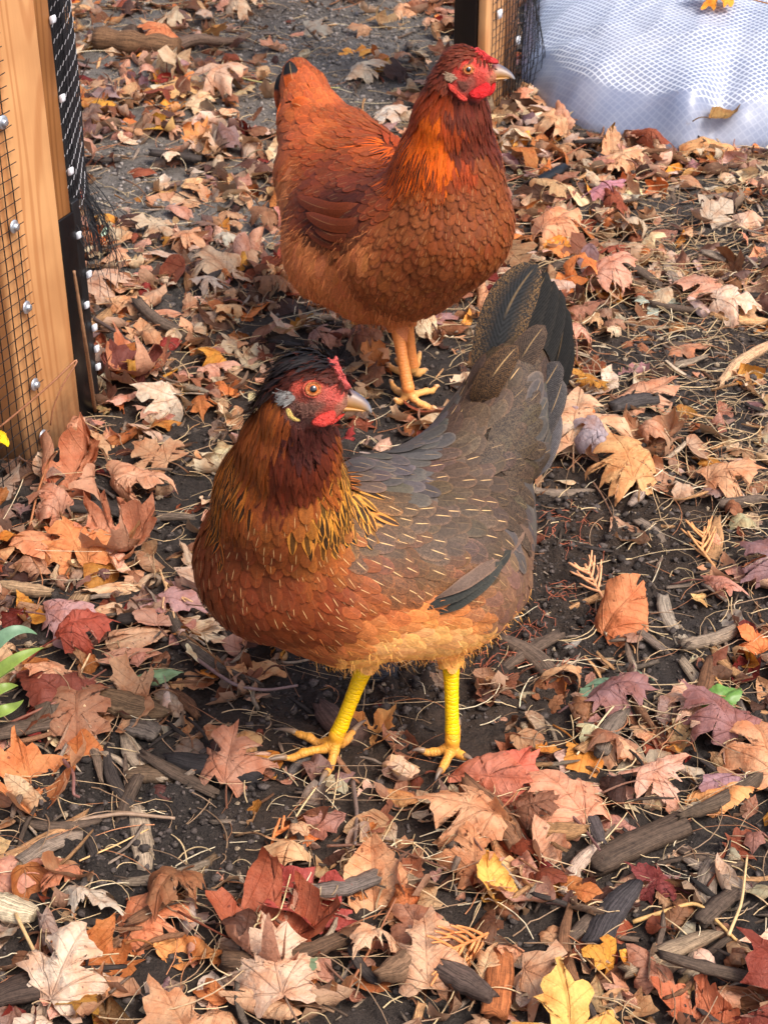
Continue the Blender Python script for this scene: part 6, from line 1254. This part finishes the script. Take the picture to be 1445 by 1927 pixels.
for k, (pp, r, c_, lb) in enumerate([
  ([(520, 1805), (470, 1740), (525, 1730), (548, 1640)], .0007, (226, 200, 150), 'curved straw bent under the crimson rimmed leaf'),
  ([(468, 1780), (500, 1690), (530, 1640)], .0009, (230, 204, 160), 'straight straw lying over the crimson rimmed leaf'),
  ([(527, 1600), (560, 1530), (625, 1440), (660, 1345)], .0008, (214, 186, 140), 'long arched straw rising to the hen\'s bent leg'),
  ([(520, 1730), (570, 1770), (655, 1855)], .0012, (120, 84, 66), 'dark leaf stem lying across the pale leaves at the bottom'),
  ([(650, 1870), (700, 1780), (745, 1690)], .001, (150, 96, 66), 'reddish stem slanting over the dull brown flat leaf'),
  ([(615, 1592), (720, 1588), (840, 1635)], .0011, (112, 76, 58), 'dark thin twig lying level above the upright tan leaf'),
  ([(664, 1470), (672, 1530), (668, 1590)], .0018, (110, 92, 84), 'grey knotty twig standing between the front hen\'s feet'),
  ([(735, 1640), (725, 1600), (760, 1575), (800, 1600), (815, 1625)], .0006, (224, 190, 150), 'fine pale straw loop beside the upright tan leaf'),
  ([(1320, 1240), (1400, 1350), (1420, 1360), (1440, 1430)], .0010, (200, 150, 96), 'tan stem of the wide tan edge leaf'),
  ([(1190, 1735), (1310, 1695), (1385, 1770)], .0016, (206, 164, 104), 'bent golden straw on dark soil'),
  ([(1370, 1760), (1395, 1700), (1405, 1610)], .0012, (212, 180, 130), 'upright straw beyond the bent golden straw'),
  ([(965, 1470), (1040, 1500), (1100, 1560), (1128, 1600)], .0014, (110, 76, 70), 'dark stem running from the coral-red leaf'),
  ([(1085, 1420), (1165, 1310), (1235, 1340), (1280, 1345)], .0008, (214, 190, 150), 'thin bent straw before the green leaf'),
  ([(120, 1430), (140, 1455), (138, 1495), (150, 1500)], .0016, (130, 90, 84), 'purplish curved stem hooked below the orange upturned leaf'),
  ([(20, 1360), (110, 1320), (200, 1260)], .0012, (140, 88, 70), 'red-brown stem under the green blades'),
  ([(160, 1330), (150, 1270), (170, 1230)], .0012, (222, 186, 140), 'pale stem curving over the long brown leaf'),
  ([(370, 1240), (440, 1290), (500, 1300), (560, 1290)], .0016, (128, 104, 100), 'grey root twig on soil under the breast'),
  ([(140, 1545), (230, 1530), (330, 1540)], .0018, (152, 126, 104), 'beaded cypress twig lying level on bare soil'),
  ([(150, 1620), (220, 1590), (280, 1560)], .0007, (220, 176, 120), 'fine golden straw over bare soil'),
  ([(395, 120), (460, 150), (560, 165), (640, 165)], .0011, (190, 182, 120), 'yellow-green stem lying across the path behind the tail'),
  ([(178, 600), (220, 625), (262, 655)], .0022, (84, 66, 56), 'dark thin branch poking out beside the netting foot'),
  ([(262, 1130), (380, 1140), (470, 1150)], .0006, (110, 80, 60), 'hair-thin dark stem crossing near the breast'),
  ([(930, 350), (1010, 320), (1120, 262)], .001, (160, 96, 66), 'reddish straight stem beneath the plastic sheet'),
  ([(30, 1720), (85, 1830), (0, 1880)], .0014, (206, 170, 120), 'bent straw by the pale broken stick'),
  ([(1000, 1830), (1090, 1790), (1150, 1850)], .0008, (200, 160, 110), 'thin straw above the bright yellow bottom leaf')]):
    stem_thing([gp(*q, .004+.003*(i % 2)) for i, q in enumerate(pp)], r, c_, 'dry_stem', lb)
# cypress sprigs
def sprig(pts, c_, label, wide=1.0, n=9, nm='cypress_sprig'):
    pts = np.array(pts, float); L_ = np.linalg.norm(pts[-1]-pts[0]); b = MB(); rg = np.random.RandomState(8); k = np.linspace(0, len(pts)-1, 14); q = np.stack([np.interp(k, np.arange(len(pts)), pts[:, i]) for i in range(3)], -1)
    b.tube(q, .0011*(1+.35*np.abs(np.sin(np.arange(14)*1.6))), 6, col=np.r_[lin(*c_)*.9, 1]); ax = unit(q[-1]-q[0]); sd_ = unit(np.cross(ax, -FW))
    for i in range(n):
        f = .38+.6*i/n; p = q[int(f*13)]; s = 1 if i % 2 else -1; d_ = unit(ax*.75+sd_*s*.75*wide+rg.randn(3)*.08); l_ = L_*(.42-.22*abs(f-.6))
        kk = np.linspace(0, 1, 9); br = [p+d_*l_*w_+ax*l_*.35*w_*w_ for w_ in kk]; b.tube(br, .0012*(1+.3*np.abs(np.sin(kk*16)))*(1-.4*kk), 6, col=np.r_[lin(*c_), 1])
        if i > 1:
            p2 = br[4]; b.tube([p2+unit(ax+sd_*s*.2)*l_*.45*w_ for w_ in kk], .001*(1-.3*kk), 5, col=np.r_[lin(*c_)*1.05, 1])
    o = b.build(nm, M['straw']); recenter(o); tag(o, label, 'sprig', 'cypress sprigs'); return o
sprig([gp(1138, 1132, .0), gp(1120, 1100, .012), gp(1100, 1062, .02)], (232, 168, 122), 'orange-pink cypress sprig standing alone on bare dark soil')
sprig([gp(1345, 1068), gp(1320, 1035, .01), gp(1325, 992, .012)], (222, 160, 104), 'tan cypress sprig lying near the purple-brown leaf', .8)
sprig([gp(940, 1745), gp(900, 1765, .008), gp(830, 1795, .008)], (214, 140, 84), 'rusty cypress sprig below the folded yellow leaf', .9, 11)
sprig([gp(300, 1070), gp(315, 1110, .008), gp(330, 1140, .004)], (220, 176, 128), 'pale beaded cypress sprig before the large crumpled brown leaf', .3, 4)
sprig([gp(510, 1600), gp(516, 1570, .01), gp(545, 1555, .012)], (206, 120, 64), 'small rust cypress sprig on dark soil below the toes', .7, 6)
# green plant at the edge and green leaves
pl = empty('garden_plant', G(-70, 1330)); tag(pl, 'green plant with pointed blades reaching in from the edge', 'plant')
for (a, m, e, w) in [((-70, 1330, .02), (0, 1205, .08), (72, 1194, .075), .0065), ((-70, 1330, .02), (10, 1255, .06), (84, 1218, .065), .006), ((-70, 1330, .02), (-10, 1270, .05), (30, 1260, .05), .0065), ((-70, 1340, .02), (-5, 1300, .045), (36, 1290, .04), .005), ((-70, 1350, .02), (0, 1340, .04), (46, 1316, .035), .0055)]:
    p0, p1, p2 = G(*a), G(*m), G(*e); k = np.linspace(0, 1, 14); c_ = 2*p1-(p0+p2)/2; q = ((1-k)**2)[:, None]*p0+(2*k*(1-k))[:, None]*c_+(k**2)[:, None]*p2
    t_ = unit(np.gradient(q, axis=0)); s_ = unit(np.cross(t_, Zv+np.array([0, -.6, 0]))); n_ = np.cross(s_, t_); ww = w*np.sin(np.clip(k*1.0, .02, .995)*math.pi)*np.where(k > .5, 1, 1); V = []
    for i in range(14): V += [q[i]-s_[i]*ww[i]+n_[i]*ww[i]*.25, q[i], q[i]+s_[i]*ww[i]+n_[i]*ww[i]*.25]
    F = [(i*3+j, i*3+j+1, (i+1)*3+j+1, (i+1)*3+j) for i in range(13) for j in range(2)]
    cg = lin(120, 140, 60) if m[1] > 1240 else lin(104, 134, 104); o = mesh('blade', V, [np.array(F)], M['green'], pl, {'Col': np.tile(np.r_[cg, 1], (42, 1))})
    md = o.modifiers.new('s', 'SOLIDIFY'); md.thickness = .0007; md = o.modifiers.new('b', 'SUBSURF'); md.levels = 1; md.render_levels = 2
for (u_, v_, s, yw, ki, c_, lb, sd_) in [(1200, 1278, .07, -60, 'oval', (104, 132, 106), 'green leaf lying in mulch below the folded orange-brown leaf', 61), (1375, 1330, .05, -50, 'oval', (96, 132, 58), 'narrow bright green leaf beside the wide tan edge leaf', 62), (562, 1885, .042, 175, 'oval', (112, 128, 98), 'small grey-green leaf standing near the bottom edge', 63), (205, 452, .06, -60, 'broad', (150, 172, 148), 'pale grey-green leaf on the path beside the netting', 64), (330, 1278, .04, -80, 'oval', (130, 160, 118), 'slim pale green leaf on soil near the cream speckled leaf', 65), (100, 1100+10, .0, 0, '', (0, 0, 0), '', 0)][:5]:
    o = put_leaf(u_, v_, s, yw, ki, lin(*c_), 'cupped', 12, 0, -1, sd_, lb, name='green_leaf', group='green leaves', stem=False); o.data.materials[0] = M['green']
# --- straw as ground cover
b = MB(); x_, y_, u, v = visible(20000, rgm); w = .34+gsum(u, v, [(1300, 640, 180, 200, 2.2), (1250, 760, 140, 110, 1.5), (1350, 1000, 120, 120, .4), (1250, 1500, 220, 150, .5), (400, 1760, 180, 110, .8), (750, 1620, 200, 130, .5), (1350, 400, 150, 80, .6), (1380, 880, 90, 90, .6)])
w = np.where(y_ > 2.2, w*.6, w)
for k in np.where((rgm.rand(len(x_)) < w) & ~in_sheet(x_, y_) & ~behind_wall(x_, y_))[0]:
    L_ = .015+.085*rgm.rand()**1.7; a = rgm.rand()*6.3 if rgm.rand() < .6 else rgm.randn()*.5; cv = rgm.randn()*1.3; kk = np.linspace(-.5, .5, 7); an = a+cv*kk
    p = np.stack([x_[k]+np.cumsum(np.cos(an))*L_/7, y_[k]+np.cumsum(np.sin(an))*L_/7, 0*kk], -1); i, j = cells(p[:, 0], p[:, 1]); g = HM[j, i]; z = np.interp(kk, [-.5, .5], [g[0], g[-1]]); z = np.maximum(z, g*.6+z*.4)+.001+.004*rgm.rand()*np.cos(kk*3)
    if nearfoot(x_[k], y_[k], .03): continue
    p[:, 2] = z; c_ = [lin(212, 184, 140), lin(190, 160, 122), lin(158, 128, 100), lin(224, 206, 172), lin(176, 118, 80)][rgm.choice(5, p=[.3, .25, .2, .12, .13])]*rgm.uniform(.6, 1.1)
    b.tube(p, rgm.uniform(.00022, .0008)*np.linspace(1, .6, 7), 4, col=np.r_[c_, 1], caps=False)
tag(b.build('straw', M['straw']), 'dry grass and straw scattered through the litter', kind='stuff')
# rootlets in the dug soil
b = MB()
for k in range(110):
    c0 = [(1075, 1120), (985, 1180), (1040, 1245), (905, 1240), (1060, 1000)][rgm.randint(5)]; g = G(c0[0]+rgm.randn()*38, c0[1]+rgm.randn()*24); a = rgm.rand()*6.3; L_ = rgm.uniform(.008, .03); kk = np.linspace(0, 1, 7)
    p = np.stack([g[0]+L_*kk*math.cos(a)+.002*np.sin(kk*9+k), g[1]+L_*kk*math.sin(a)+.002*np.cos(kk*7+k), kk*0], -1); p[:, 2] = ground_h(p[:, 0], p[:, 1])+.001+.006*np.sin(kk*2.5)
    b.tube(p, .00035, 3, col=np.r_[lin(168, 92, 66)*rgm.uniform(.7, 1.4), 1], caps=False)
tag(b.build('rootlets', M['straw']), 'fine reddish rootlets in the dug soil', kind='stuff')
